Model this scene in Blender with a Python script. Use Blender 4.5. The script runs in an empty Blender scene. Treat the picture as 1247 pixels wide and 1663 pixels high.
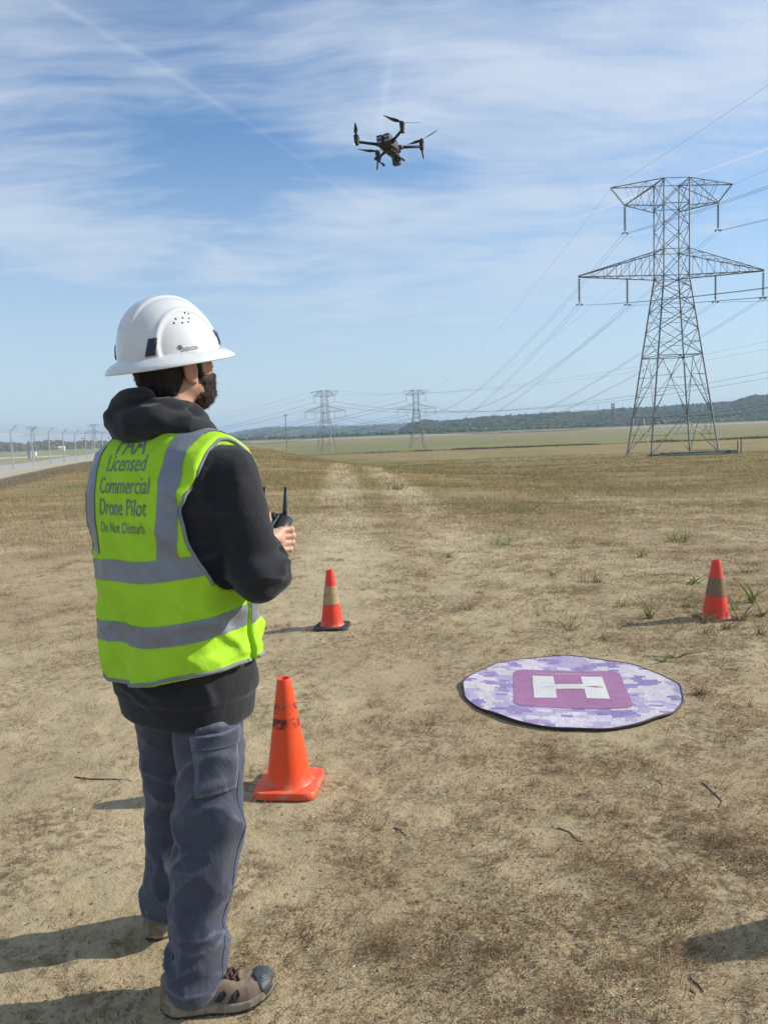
import bpy, bmesh, math, random
import numpy as np
from mathutils import Vector, Matrix, Euler
from mathutils.bvhtree import BVHTree
rng = np.random.default_rng(7); random.seed(7)
R = math.radians
C = bpy.context.scene.collection
scene = bpy.context.scene

# ---------------------------------------------------------------- camera
cam_d = bpy.data.cameras.new('camera'); cam = bpy.data.objects.new('camera', cam_d); C.objects.link(cam)
cam_d.sensor_fit = 'VERTICAL'; cam_d.sensor_height = 24.0; cam_d.lens = 24.0*1250/1663
cam_d.clip_start = 0.05; cam_d.clip_end = 30000
cam.matrix_world = (Matrix.Translation((0, 0, 1.53)) @ Matrix.Rotation(R(90-6.05), 4, 'X') @ Matrix.Rotation(R(-2.2), 4, 'Z'))
scene.camera = cam
scene.render.resolution_x = 767; scene.render.resolution_y = 1024

# ---------------------------------------------------------------- light
SUN_AZ, SUN_EL = 80.0, 31.0            # azimuth from +Y towards +X
w = bpy.data.worlds.new('World'); scene.world = w; w.use_nodes = True
sun_d = bpy.data.lights.new('sun', 'SUN'); sun = bpy.data.objects.new('sun', sun_d); C.objects.link(sun)
sun_d.energy = 4.6; sun_d.angle = R(0.55); sun_d.color = (1.0, 0.93, 0.82)
sdir = Vector((math.sin(R(SUN_AZ))*math.cos(R(SUN_EL)), math.cos(R(SUN_AZ))*math.cos(R(SUN_EL)), math.sin(R(SUN_EL))))
sun.rotation_euler = sdir.to_track_quat('Z', 'Y').to_euler()
scene.view_settings.view_transform = 'Standard'; scene.view_settings.look = 'None'
scene.view_settings.exposure = 0.28; scene.view_settings.gamma = 1.0

# ---------------------------------------------------------------- node expression helper
class T:
    """a small builder for shader node trees"""
    def __init__(s, tree): s.t = tree; s.n = tree.nodes; s.l = tree.links
    def node(s, kind, **kw):
        n = s.n.new(kind)
        for k, v in kw.items(): setattr(n, k, v)
        return n
    def put(s, sock, v):
        if v is None: return
        if hasattr(v, 'is_output') or isinstance(v, bpy.types.NodeSocket): s.l.new(v, sock)
        else:
            if isinstance(v, (tuple, list)) and len(v) == 3 and sock.type == 'RGBA': v = (*v, 1)
            sock.default_value = v
    def m(s, op, a, b=None, c=None, clamp=False):
        n = s.node('ShaderNodeMath', operation=op); n.use_clamp = clamp
        s.put(n.inputs[0], a); s.put(n.inputs[1], b); s.put(n.inputs[2], c); return n.outputs[0]
    def ss(s, v, lo, hi, a=0.0, b=1.0):
        n = s.node('ShaderNodeMapRange', interpolation_type='SMOOTHSTEP')
        s.put(n.inputs[0], v); s.put(n.inputs[1], lo); s.put(n.inputs[2], hi); s.put(n.inputs[3], a); s.put(n.inputs[4], b)
        return n.outputs[0]
    def mix(s, f, a, b, mode='MIX'):
        n = s.node('ShaderNodeMix', data_type='RGBA', blend_type=mode)
        s.put(n.inputs[0], f); s.put(n.inputs[6], a); s.put(n.inputs[7], b); return n.outputs[2]
    def noise(s, vec, scale, detail=4, rough=0.55, dist=0.0, out=0):
        n = s.node('ShaderNodeTexNoise'); s.put(n.inputs['Vector'], vec); n.inputs['Scale'].default_value = scale
        n.inputs['Detail'].default_value = detail; n.inputs['Roughness'].default_value = rough; n.inputs['Distortion'].default_value = dist
        return n.outputs[out]
    def map(s, vec, scale=(1, 1, 1), rot=(0, 0, 0), loc=(0, 0, 0)):
        n = s.node('ShaderNodeMapping'); s.put(n.inputs['Vector'], vec); n.inputs['Scale'].default_value = scale
        n.inputs['Rotation'].default_value = rot; n.inputs['Location'].default_value = loc; return n.outputs[0]
    def xyz(s, v):
        n = s.node('ShaderNodeSeparateXYZ'); s.put(n.inputs[0], v); return n.outputs
    def comb(s, x, y, z):
        n = s.node('ShaderNodeCombineXYZ'); s.put(n.inputs[0], x); s.put(n.inputs[1], y); s.put(n.inputs[2], z); return n.outputs[0]
    def bump(s, h, strength=0.5, dist=0.01, normal=None):
        n = s.node('ShaderNodeBump'); s.put(n.inputs['Height'], h); n.inputs['Strength'].default_value = strength
        n.inputs['Distance'].default_value = dist; s.put(n.inputs['Normal'], normal); return n.outputs[0]
    def pos(s): return s.node('ShaderNodeNewGeometry').outputs['Position']
    def obj(s): return s.node('ShaderNodeTexCoord').outputs['Object']

def new_mat(name):
    m = bpy.data.materials.new(name); m.use_nodes = True
    t = T(m.node_tree); b = [n for n in m.node_tree.nodes if n.type == 'BSDF_PRINCIPLED'][0]
    return m, t, b

def simple(name, col, rough=0.6, metal=0.0, var=0.12, vscale=8.0, bump=0.0, bscale=60.0, bdist=0.003, spec=0.5, col2=None, extra=None):
    """principled material with procedural colour mottling and bump, in object space"""
    m, t, b = new_mat(name); o = t.obj()
    n = t.noise(o, vscale, 5, 0.6)
    c2 = col2 or tuple(c*(1-2.2*var) for c in col)
    f = t.ss(n, 0.35, 0.68)
    c = t.mix(f, col, c2)
    t.l.new(c, b.inputs['Base Color'])
    b.inputs['Roughness'].default_value = rough; b.inputs['Metallic'].default_value = metal
    b.inputs['Specular IOR Level'].default_value = spec
    if bump: t.l.new(t.bump(t.noise(o, bscale, 4, 0.6), bump, bdist), b.inputs['Normal'])
    return m

# ---------------------------------------------------------------- sky
def build_world():
    t = T(w.node_tree)
    for n in list(t.n): t.n.remove(n)
    sky = t.node('ShaderNodeTexSky', sky_type='NISHITA'); sky.sun_disc = False
    sky.sun_elevation = R(SUN_EL); sky.sun_rotation = R(SUN_AZ); sky.altitude = 200; sky.air_density = 1.05; sky.dust_density = 0.45; sky.ozone_density = 1.6
    g = t.node('ShaderNodeTexCoord').outputs['Generated']
    x, y, z = t.xyz(g)
    zz = t.m('ADD', t.m('MAXIMUM', z, 0.0), 0.16)
    u = t.m('DIVIDE', x, zz); v = t.m('DIVIDE', y, zz)
    p = t.comb(u, v, 0.0)
    warp = t.noise(p, 0.8, 3, 0.5, 0, 1)
    pw = t.node('ShaderNodeVectorMath', operation='MULTIPLY_ADD'); t.put(pw.inputs[0], warp); pw.inputs[1].default_value = (0.55, 0.55, 0); t.put(pw.inputs[2], p)
    pw = pw.outputs[0]
    big = t.noise(t.map(pw, (0.8, 1.0, 1), (0, 0, R(25)), (3.1, 1.7, 0)), 1.5, 4, 0.55)
    st1 = t.noise(t.map(pw, (0.8, 2.7, 1), (0, 0, R(-14)), (0.4, 5.2, 0)), 2.7, 6, 0.56, 0.5)
    st2 = t.noise(t.map(pw, (1.6, 7.5, 1), (0, 0, R(-30)), (7.7, 1.2, 0)), 2.6, 8, 0.66, 0.8)
    rip = t.noise(t.map(pw, (3.0, 9.0, 1), (0, 0, R(-70)), (2.2, 8.2, 0)), 2.2, 5, 0.6, 0.3)
    d = t.m('ADD', t.m('MULTIPLY', big, 1.05), t.m('ADD', t.m('MULTIPLY', st1, 0.66), t.m('ADD', t.m('MULTIPLY', st2, 0.26), t.m('MULTIPLY', rip, 0.24))))
    # two clearer patches of open sky, as soft weather-scale blobs on the cloud plane
    def blob(cu, cv, ru, rv):
        a = t.m('DIVIDE', t.m('SUBTRACT', u, cu), ru); b_ = t.m('DIVIDE', t.m('SUBTRACT', v, cv), rv)
        return t.m('POWER', 2.718, t.m('MULTIPLY', t.m('ADD', t.m('MULTIPLY', a, a), t.m('MULTIPLY', b_, b_)), -1.0))
    for cu, cv, ru, rv, am in ((-0.36, 1.95, 0.20, 0.30, -0.27), (-1.35, 2.95, 0.40, 0.24, -0.34), (-0.45, 1.42, 0.35, 0.20, -0.22), (-0.02, 2.05, 0.25, 0.22, -0.14),
                               (-0.95, 2.35, 0.30, 0.30, 0.17), (0.45, 2.5, 0.60, 0.60, 0.20), (0.55, 1.6, 0.5, 0.35, 0.10), (0.1, 1.3, 0.4, 0.12, -0.10), (-0.2, 3.4, 0.8, 0.7, 0.10)):
        d = t.m('ADD', d, t.m('MULTIPLY', blob(cu, cv, ru, rv), am))
    m1 = t.ss(d, 0.72, 1.50)
    def trail(u0, v0, u1, v1, wd, amt):
        L = math.hypot(u1-u0, v1-v0); nx, ny = -(v1-v0)/L, (u1-u0)/L; tx, ty = (u1-u0)/L, (v1-v0)/L
        du = t.m('SUBTRACT', u, u0); dv = t.m('SUBTRACT', v, v0)
        dist = t.m('ABSOLUTE', t.m('ADD', t.m('MULTIPLY', du, nx), t.m('MULTIPLY', dv, ny)))
        al = t.m('ADD', t.m('MULTIPLY', du, tx), t.m('MULTIPLY', dv, ty))
        wob = t.m('MULTIPLY', t.noise(p, 16.0, 5, 0.65), wd*1.6)
        f = t.ss(t.m('ADD', dist, wob), wd*0.4, wd*1.7, 1.0, 0.0)
        f = t.m('MULTIPLY', f, t.ss(al, -0.05, 0.10)); f = t.m('MULTIPLY', f, t.ss(al, L-0.08, L+0.04, 1.0, 0.0))
        return t.m('MULTIPLY', f, amt)
    tr = t.m('ADD', t.m('ADD', trail(-0.60, 1.25, -0.27, 1.79, 0.020, 0.16), trail(-0.27, 1.79, -0.02, 2.24, 0.020, 0.13)), trail(0.60, 2.35, 1.5, 1.31, 0.012, 0.42))
    tr = t.m('ADD', tr, trail(0.055, 1.52, 0.02, 1.86, 0.018, 0.12))
    mask = t.m('ADD', t.m('MULTIPLY', m1, 0.80), tr, clamp=True)
    hor = t.ss(z, 0.0, 0.40, 1.0, 0.0)                       # thin layer thickens with slant towards the horizon
    mask = t.m('MAXIMUM', mask, t.m('MULTIPLY', hor, 0.74))
    cloudc = t.mix(hor, (6.6, 7.3, 8.3), (5.3, 6.35, 7.5))
    skyc = t.mix(1.0, sky.outputs[0], (0.86, 1.18, 1.42), 'MULTIPLY')
    col = t.mix(mask, skyc, cloudc)
    bg = t.node('ShaderNodeBackground'); t.l.new(col, bg.inputs[0]); bg.inputs[1].default_value = 0.09
    o = t.node('ShaderNodeOutputWorld'); t.l.new(bg.outputs[0], o.inputs[0])
build_world()

# ---------------------------------------------------------------- object helpers
def tag(o, label=None, cat=None, group=None, kind=None):
    if label: o['label'] = label
    if cat: o['category'] = cat
    if group: o['group'] = group
    if kind: o['kind'] = kind
    return o
def empty(name, loc=(0, 0, 0), rot=(0, 0, 0)):
    o = bpy.data.objects.new(name, None); C.objects.link(o); o.location = loc; o.rotation_euler = rot; o.empty_display_size = 0.1; return o
def link(name, me, mat=None, parent=None, smooth=False):
    o = bpy.data.objects.new(name, me); C.objects.link(o)
    if mat is not None:
        for m in (mat if isinstance(mat, (list, tuple)) else [mat]): me.materials.append(m)
    if parent is not None: o.parent = parent
    if smooth: me.shade_smooth()
    return o
def mesh_np(name, v, f, attr=None):
    """v (n,3); f (m,k) with k constant"""
    v = np.asarray(v, np.float32); f = np.asarray(f, np.int32); k = f.shape[1]
    me = bpy.data.meshes.new(name)
    me.vertices.add(len(v)); me.vertices.foreach_set('co', v.ravel())
    me.loops.add(f.size); me.loops.foreach_set('vertex_index', f.ravel())
    me.polygons.add(len(f)); me.polygons.foreach_set('loop_start', np.arange(0, f.size, k, dtype=np.int32))
    try: me.polygons.foreach_set('loop_total', np.full(len(f), k, np.int32))
    except Exception: pass
    me.update(calc_edges=True)
    if attr is not None:
        a = me.color_attributes.new('tint', 'FLOAT_COLOR', 'POINT')
        c = np.ones((len(v), 4), np.float32); c[:, :3] = attr; a.data.foreach_set('color', c.ravel())
    return me
class MB:
    """collects simple shapes into one mesh"""
    def __init__(s): s.v = []; s.f = []
    def add(s, vs, fs):
        o = len(s.v); s.v += [tuple(q) for q in vs]; s.f += [tuple(i+o for i in f) for f in fs]
    def box(s, c, size, rot=None, bev=0.0):
        hx, hy, hz = size[0]/2, size[1]/2, size[2]/2
        M = (rot or Matrix.Identity(3)); c = Vector(c)
        if bev <= 0:
            vs = [c + M @ Vector((sx*hx, sy*hy, sz*hz)) for sx in (-1, 1) for sy in (-1, 1) for sz in (-1, 1)]
            s.add(vs, [(0, 1, 3, 2), (4, 6, 7, 5), (0, 4, 5, 1), (2, 3, 7, 6), (0, 2, 6, 4), (1, 5, 7, 3)]); return
        bm = bmesh.new(); bmesh.ops.create_cube(bm, size=1.0)
        for q in bm.verts: q.co = Vector((q.co.x*size[0], q.co.y*size[1], q.co.z*size[2]))
        bmesh.ops.bevel(bm, geom=bm.edges[:], offset=bev, segments=2, affect='EDGES', profile=0.6)
        bm.verts.ensure_lookup_table()
        for i, q in enumerate(bm.verts): q.index = i
        s.add([c + M @ q.co for q in bm.verts], [[q.index for q in f.verts] for f in bm.faces]); bm.free()
    def tube(s, pts, r, n=6, cap=True):
        pts = [Vector(p) for p in pts]; rs = r if isinstance(r, (list, tuple)) else [r]*len(pts)
        rings = []; up = None
        for i, p in enumerate(pts):
            d = (pts[min(i+1, len(pts)-1)] - pts[max(i-1, 0)]).normalized()
            if up is None:
                up = Vector((0, 0, 1)) if abs(d.z) < 0.9 else Vector((1, 0, 0))
            a = d.cross(up).normalized(); up = a.cross(d).normalized()
            rings.append([p + (a*math.cos(2*math.pi*k/n) + up*math.sin(2*math.pi*k/n))*rs[i] for k in range(n)])
        vs = [q for rg in rings for q in rg]; fs = []
        for i in range(len(pts)-1):
            for k in range(n): fs.append((i*n+k, i*n+(k+1) % n, (i+1)*n+(k+1) % n, (i+1)*n+k))
        if cap: fs.append(tuple(range(n))[::-1]); fs.append(tuple(range((len(pts)-1)*n, len(pts)*n)))
        s.add(vs, fs)
    def angle(s, a, b, wd, n=4): s.tube([a, b], wd/1.414, n)
    def lathe(s, prof, n=48, center=(0, 0, 0), M=None, close=False):
        c = Vector(center); vs = []; fs = []; M = M or Matrix.Identity(3)
        for (r, z) in prof:
            for k in range(n):
                a = 2*math.pi*k/n; vs.append(c + M @ Vector((r*math.cos(a), r*math.sin(a), z)))
        for i in range(len(prof)-1):
            for k in range(n): fs.append((i*n+k, i*n+(k+1) % n, (i+1)*n+(k+1) % n, (i+1)*n+k))
        if not close: fs.append(tuple(range(n))[::-1]); fs.append(tuple(range((len(prof)-1)*n, len(prof)*n)))
        s.add(vs, fs)
    def build(s, name, mat, parent=None, smooth=False, auto=None):
        me = bpy.data.meshes.new(name); me.from_pydata(s.v, [], s.f); me.update()
        bm = bmesh.new(); bm.from_mesh(me); bmesh.ops.recalc_face_normals(bm, faces=bm.faces[:]); bm.to_mesh(me); bm.free()
        o = link(name, me, mat, parent, smooth or auto is not None)
        if auto is not None: sharp(me, auto)
        return o
def sharp(me, ang):
    bm = bmesh.new(); bm.from_mesh(me)
    for e in bm.edges:
        if len(e.link_faces) == 2 and e.calc_face_angle(0) > R(ang): e.smooth = False
    bm.to_mesh(me); bm.free()
def copy_tree(o, parent=None):
    c = o.copy(); C.objects.link(c)
    if parent is not None: c.parent = parent
    for ch in [q for q in bpy.data.objects if q.parent == o]: copy_tree(ch, c)
    return c

# ---------------------------------------------------------------- numpy noise / sdf / surface nets
def _h(i, j, k, s):
    n = (i.astype(np.int64)*374761393 + j.astype(np.int64)*668265263 + k.astype(np.int64)*2147483647 + s*1274126177) & 0xffffffff
    n = ((n ^ (n >> 13))*1274126177) & 0xffffffff; n = n ^ (n >> 16)
    return (n & 0xffff).astype(np.float32)/32767.5 - 1.0
def vnoise(p, f=(1, 1, 1), seed=0):
    q = p*np.asarray(f, np.float32) + 57.3; i = np.floor(q).astype(np.int64); u = (q-i).astype(np.float32); u = u*u*(3-2*u)
    r = 0
    for a in (0, 1):
        for b in (0, 1):
            for c in (0, 1):
                wgt = (u[:, 0] if a else 1-u[:, 0])*(u[:, 1] if b else 1-u[:, 1])*(u[:, 2] if c else 1-u[:, 2])
                r = r + wgt*_h(i[:, 0]+a, i[:, 1]+b, i[:, 2]+c, seed)
    return r
def ridge(p, f, seed=0): return 1.0 - 2.0*np.abs(vnoise(p, f, seed))
def crease(p, f, seed=0, w=0.16): n = vnoise(p, f, seed); return np.exp(-(n/w)**2)
def smin(a, b, k):
    h = np.clip(0.5+0.5*(b-a)/k, 0, 1); return b*(1-h)+a*h - k*h*(1-h)
def smax(a, b, k): return -smin(-a, -b, k)
def sst(x, a, b):
    t = np.clip((x-a)/(b-a), 0, 1); return t*t*(3-2*t)
def cap(p, a, b, r1, r2):
    a = np.asarray(a, np.float32); b = np.asarray(b, np.float32); ba = b-a
    h = np.clip(((p-a)@ba)/max(float(ba@ba), 1e-9), 0, 1)
    return np.linalg.norm(p-a-h[:, None]*ba, axis=1) - (r1+(r2-r1)*h)
def ell(p, c, r, M=None):
    q = p-np.asarray(c, np.float32)
    if M is not None: q = q@np.asarray(M, np.float32)
    r = np.asarray(r, np.float32); k0 = np.linalg.norm(q/r, axis=1); k1 = np.linalg.norm(q/(r*r), axis=1)
    return k0*(k0-1)/np.maximum(k1, 1e-6)
def surfnet(fn, lo, hi, h, B=8):
    lo = np.asarray(lo, np.float64); nb = np.ceil((np.asarray(hi)-lo)/(h*B)).astype(int); n = nb*B
    bi = np.stack(np.meshgrid(*[np.arange(k) for k in nb], indexing='ij'), -1).reshape(-1, 3)
    cc = (lo + (bi+0.5)*h*B - h/2).astype(np.float32); dc = fn(cc)
    V = np.where(dc > 0, 1.0, -1.0).astype(np.float32).reshape(nb)
    V = np.repeat(np.repeat(np.repeat(V, B, 0), B, 1), B, 2)
    act = bi[np.abs(dc) < h*B*0.87*1.6+0.012]
    off = np.stack(np.meshgrid(*[np.arange(B)]*3, indexing='ij'), -1).reshape(-1, 3)
    for s0 in range(0, len(act), 1500):
        a = act[s0:s0+1500]; idx = (a[:, None, :]*B+off[None]).reshape(-1, 3)
        V[idx[:, 0], idx[:, 1], idx[:, 2]] = fn((lo+idx*h).astype(np.float32))
    S = V < 0; cells = []; pts = []; quads = []
    nn = np.array(V.shape)
    for ax in range(3):
        sl0 = [slice(None)]*3; sl1 = [slice(None)]*3; sl0[ax] = slice(0, -1); sl1[ax] = slice(1, None)
        e = np.argwhere(S[tuple(sl0)] != S[tuple(sl1)])
        o1, o2 = (ax+1) % 3, (ax+2) % 3
        e = e[(e[:, o1] > 0) & (e[:, o2] > 0)]
        e2 = e.copy(); e2[:, ax] += 1
        va = V[e[:, 0], e[:, 1], e[:, 2]]; vb = V[e2[:, 0], e2[:, 1], e2[:, 2]]
        p = e.astype(np.float64); p[:, ax] += va/(va-vb)
        q = []
        for d1, d2 in ((0, 0), (-1, 0), (-1, -1), (0, -1)):
            c = e.copy(); c[:, o1] += d1; c[:, o2] += d2
            q.append((c[:, 0]*nn[1]+c[:, 1])*nn[2]+c[:, 2]); cells.append(q[-1]); pts.append(p)
        q = np.stack(q, 1); q[va > 0] = q[va > 0][:, ::-1]; quads.append(q)
    cells = np.concatenate(cells); pts = np.concatenate(pts); quads = np.concatenate(quads)
    u, inv = np.unique(cells, return_inverse=True); inv = inv.ravel()
    cnt = np.bincount(inv); v = np.stack([np.bincount(inv, pts[:, k]) for k in range(3)], 1)/cnt[:, None]
    return lo+v*h, np.searchsorted(u, quads)
def sdf_obj(name, fn, lo, hi, h, mat, parent=None):
    v, f = surfnet(fn, lo, hi, h); me = mesh_np(name, v, f); return link(name, me, mat, parent, True)
def bvh_of(o):
    me = o.data; return BVHTree.FromPolygons([v.co.copy() for v in me.vertices], [tuple(p.vertices) for p in me.polygons])

# ---------------------------------------------------------------- terrain height
_ry = [-400, 0, 8, 84, 250, 380, 700, 20000]; _rz = [0, 0, 0, -2.36, -5.6, -8.0, -8.1, -8.1]
_ly = [-400, 0, 5, 40, 120, 300, 700, 1200, 20000]; _lz = [0, 0, 0, 0.1, 0.0, -1.6, -5.5, -8.1, -8.1]
def ground_z(x, y, bumps=True):
    x = np.asarray(x, np.float64); y = np.asarray(y, np.float64)
    def prof(Y, Z):
        s = np.maximum(1.0, np.abs(y)*0.08); return sum(np.interp(y+k*s, Y, Z) for k in (-1, -0.5, 0, 0.5, 1))/5
    zr = prof(_ry, _rz); zl = prof(_ly, _lz)
    edge = -6.8-0.19*(y-60); wd = 14+0.05*np.clip(y-60, 0, 500)
    k = np.clip((x-edge+4)/wd, 0, 1); k = k*k*(3-2*k)
    z = zl*(1-k)+zr*k
    if bumps:
        sh = z.shape; P = np.stack([x.ravel(), y.ravel(), np.zeros(x.size)], 1).astype(np.float32)
        P = np.clip(P, -3e3, 3e3)
        near = 1-sst(P[:, 1], 14, 60)
        b = 0.020*vnoise(P, (0.7, 0.7, 1), 1)+0.010*vnoise(P, (2.3, 2.3, 1), 2)+0.0065*vnoise(P, (7, 7, 1), 3)*near+0.0055*vnoise(P, (17, 17, 1), 4)*near
        far = sst(P[:, 1], 10, 40); b = b+far*(0.10*vnoise(P, (0.11, 0.11, 1), 5))
        b = b*sst(np.hypot(P[:, 0]-1.03, P[:, 1]-4.3), 0.5, 1.6)*0.75+b*0.25
        z = z+b.reshape(sh)
    return z
def gz(x, y): return float(ground_z(np.array([x]), np.array([y]))[0])
def fracn(x, y, f, s): return vnoise(np.stack([x, y, np.zeros_like(x)], 1).astype(np.float32), (f, f, 1), s)
# ================================================================ GROUND
def grade(lo, hi, pieces):
    out = [lo]
    while out[-1] < hi:
        p = out[-1]
        out.append(p+step_at(p, pieces))
    return np.array(out)
def step_at(p, pieces):
    for lim, st in pieces:
        if p < lim: return st
    return max(pieces[-1][1], abs(p)*0.06)
def build_ground():
    ys = [-60, -30, -15, -8, -4, -2, -1, -0.4, 0, 0.3, 0.6, 0.8]; p = 0.8
    while p < 15000:
        p += 0.02 if p < 7 else (0.04 if p < 13 else p*0.0065 if p < 100 else p*0.02 if p < 2000 else p*0.2)
        ys.append(p)
    half = []; p = 0.0
    while p < 15000:
        half.append(p); p += 0.022 if p < 3.2 else (0.05 if p < 8 else p*0.012 if p < 60 else p*0.05 if p < 2000 else p*0.2)
    xs = np.array([-q for q in half[::-1][:-1]]+half); ys = np.array(ys)
    X, Y = np.meshgrid(xs, ys); Z = ground_z(X, Y)
    v = np.stack([X.ravel(), Y.ravel(), Z.ravel()], 1); nx = len(xs); ny = len(ys)
    i = (np.arange(ny-1)[:, None]*nx+np.arange(nx-1)[None]).ravel()
    f = np.stack([i, i+1, i+1+nx, i+nx], 1)
    m, t, b = new_mat('field_soil'); P = t.pos(); x, y, z = t.xyz(P)
    n_big = t.noise(P, 0.35, 4, 0.6); n_mid = t.noise(P, 2.2, 5, 0.62); n_fine = t.noise(P, 38, 5, 0.7); n_grit = t.noise(P, 160, 3, 0.7)
    n_str = t.noise(t.map(P, (0.25, 0.9, 1)), 1.1, 5, 0.65)
    soil = t.mix(t.ss(n_mid, 0.3, 0.7), (0.408, 0.326, 0.192), (0.480, 0.390, 0.240))
    soil = t.mix(t.ss(n_big, 0.45, 0.7), soil, (0.330, 0.250, 0.150))
    soil = t.mix(t.m('MULTIPLY', t.ss(n_fine, 0.55, 0.75), 0.55), soil, (0.20, 0.148, 0.09))
    soil = t.mix(t.m('MULTIPLY', t.ss(n_grit, 0.60, 0.78), 0.5), soil, (0.55, 0.47, 0.35))
    # dead plant litter in patches
    lit = t.noise(P, 1.25, 6, 0.68, 0.6)
    lit2 = t.noise(P, 22, 5, 0.72, 0.5)
    rightw = t.ss(x, -1.6, 1.2, 0.0, 0.05)
    lm = t.m('MULTIPLY', t.ss(t.m('ADD', lit, rightw), 0.47, 0.64), t.ss(lit2, 0.44, 0.60))
    soil = t.mix(t.m('MULTIPLY', lm, 0.8), soil, (0.155, 0.105, 0.06))
    fleck = t.noise(t.map(P, (1, 1.4, 1)), 75, 4, 0.75, 0.8); soil = t.mix(t.m('MULTIPLY', t.ss(fleck, 0.57, 0.68), t.ss(t.noise(P, 3.5, 4, 0.6), 0.35, 0.62, 0.15, 0.75)), soil, (0.13, 0.092, 0.055))
    # stubble field
    gold = t.mix(t.ss(n_str, 0.35, 0.65), (0.315, 0.240, 0.115), (0.215, 0.170, 0.078))
    gold = t.mix(t.ss(t.noise(t.map(P, (0.35, 1.2, 1)), 0.22, 4, 0.6), 0.52, 0.68), gold, (0.135, 0.150, 0.048))
    gold = t.mix(t.m('MULTIPLY', t.ss(t.noise(t.map(P, (0.3, 1.0, 1)), 0.5, 5, 0.6), 0.6, 0.72), 0.6), gold, (0.15, 0.092, 0.05))
    gm = t.ss(t.m('ADD', y, t.m('MULTIPLY', t.m('SUBTRACT', n_str, 0.5), 16)), 10, 24)
    col = t.mix(gm, soil, gold)
    # worn pale wheel tracks running away from the camera
    tr = None
    for x0, sl in ((-0.25, -0.052), (1.35, -0.052)):
        dd = t.m('ABSOLUTE', t.m('SUBTRACT', x, t.m('MULTIPLY_ADD', y, sl, x0+0.2)))
        q = t.ss(t.m('ADD', dd, t.m('MULTIPLY', t.m('SUBTRACT', n_mid, 0.5), 0.5)), 0.2, 0.75, 1.0, 0.0); tr = q if tr is None else t.m('MAXIMUM', tr, q)
    tr = t.m('MULTIPLY', tr, t.m('MULTIPLY', t.ss(y, 4.5, 9), t.ss(y, 45, 75, 1.0, 0.0)))
    col = t.mix(t.m('MULTIPLY', tr, 0.85), col, (0.50, 0.41, 0.26))
    # small mud pans further out on the right
    pan = t.m('MULTIPLY', t.ss(t.noise(t.map(P, (0.22, 1.0, 1)), 0.5, 4, 0.6), 0.63, 0.70), t.m('MULTIPLY', t.ss(y, 30, 45), t.ss(y, 75, 90, 1.0, 0.0)))
    col = t.mix(t.m('MULTIPLY', pan, 0.8), col, (0.30, 0.255, 0.19))
    # flood plain beyond: green crop, dark ditch, pale headland
    nl = t.noise(t.map(P, (0.01, 0.05, 1)), 1.0, 5, 0.6)
    green = t.mix(t.ss(nl, 0.4, 0.62), (0.175, 0.185, 0.068), (0.235, 0.205, 0.090))
    yy = t.m('ADD', y, t.m('MULTIPLY', t.m('SUBTRACT', t.noise(P, 0.02, 4, 0.6), 0.5), 60))
    col = t.mix(t.ss(yy, 215, 235), col, (0.20, 0.165, 0.075))
    col = t.mix(t.m('MULTIPLY', t.ss(yy, 228, 244), 0.7), col, (0.145, 0.105, 0.062))
    col = t.mix(t.ss(yy, 272, 285), col, green)
    col = t.mix(t.ss(t.m('ADD', yy, t.m('MULTIPLY', nl, 300)), 650, 900), col, (0.235, 0.20, 0.105))
    col = t.mix(t.ss(yy, 1020, 1080), col, (0.34, 0.30, 0.21))
    col = t.mix(t.ss(yy, 1250, 1320), col, (0.12, 0.135, 0.06))
    # embankment flank is greener
    edge = t.m('ADD', x, t.m('MULTIPLY_ADD', y, 0.19, -4.6))           # 0 on the rim of the levee
    fl = t.m('MULTIPLY', t.m('MULTIPLY', t.ss(edge, -6, 4), t.ss(edge, 14, 24, 1.0, 0.0)), t.m('MULTIPLY', t.ss(y, 45, 70), t.ss(y, 180, 240, 1.0, 0.0)))
    col = t.mix(t.m('MULTIPLY', fl, 0.6), col, (0.165, 0.170, 0.062))
    # airport side: dark tilled strip, gravel road, grass, taxiways
    s = t.m('ADD', x, t.m('MULTIPLY_ADD', y, 0.207, 0.0)); sn = t.m('ADD', s, t.m('MULTIPLY', t.m('SUBTRACT', n_mid, 0.5), 0.9))
    yb = t.ss(y, 16, 30)
    side = t.m('MULTIPLY', t.ss(sn, -6.9, -7.9), yb)
    col = t.mix(side, col, t.mix(t.ss(n_mid, 0.4, 0.65), (0.125, 0.098, 0.070), (0.21, 0.165, 0.105)))
    road = t.mix(t.ss(t.noise(P, 0.8, 4, 0.6), 0.35, 0.7), (0.44, 0.42, 0.38), (0.36, 0.34, 0.30))
    col = t.mix(t.m('MULTIPLY', t.ss(sn, -9.4, -9.9), yb), col, (0.42, 0.37, 0.28))
    col = t.mix(t.m('MULTIPLY', t.ss(s, -11.1, -11.3), yb), col, road)
    air = t.mix(t.ss(nl, 0.42, 0.6), (0.25, 0.215, 0.105), (0.19, 0.20, 0.075))
    col = t.mix(t.m('MULTIPLY', t.ss(s, -15.4, -15.9), yb), col, air)
    far_l = t.ss(s, -17, -19)
    col = t.mix(t.m('MULTIPLY', far_l, t.ss(y, 100, 112)), col, (0.150, 0.185, 0.065))
    for ya, yb_, c in ((86, 91.5, (0.52, 0.50, 0.44)), (148, 160, (0.50, 0.48, 0.43)), (300, 345, (0.46, 0.44, 0.40))):
        k = t.m('MULTIPLY', far_l, t.m('MULTIPLY', t.ss(y, ya, ya+0.6), t.ss(y, yb_, yb_+0.6, 1.0, 0.0)))
        col = t.mix(k, col, c)
    t.l.new(col, b.inputs['Base Color']); b.inputs['Roughness'].default_value = 0.95; b.inputs['Specular IOR Level'].default_value = 0.15
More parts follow.
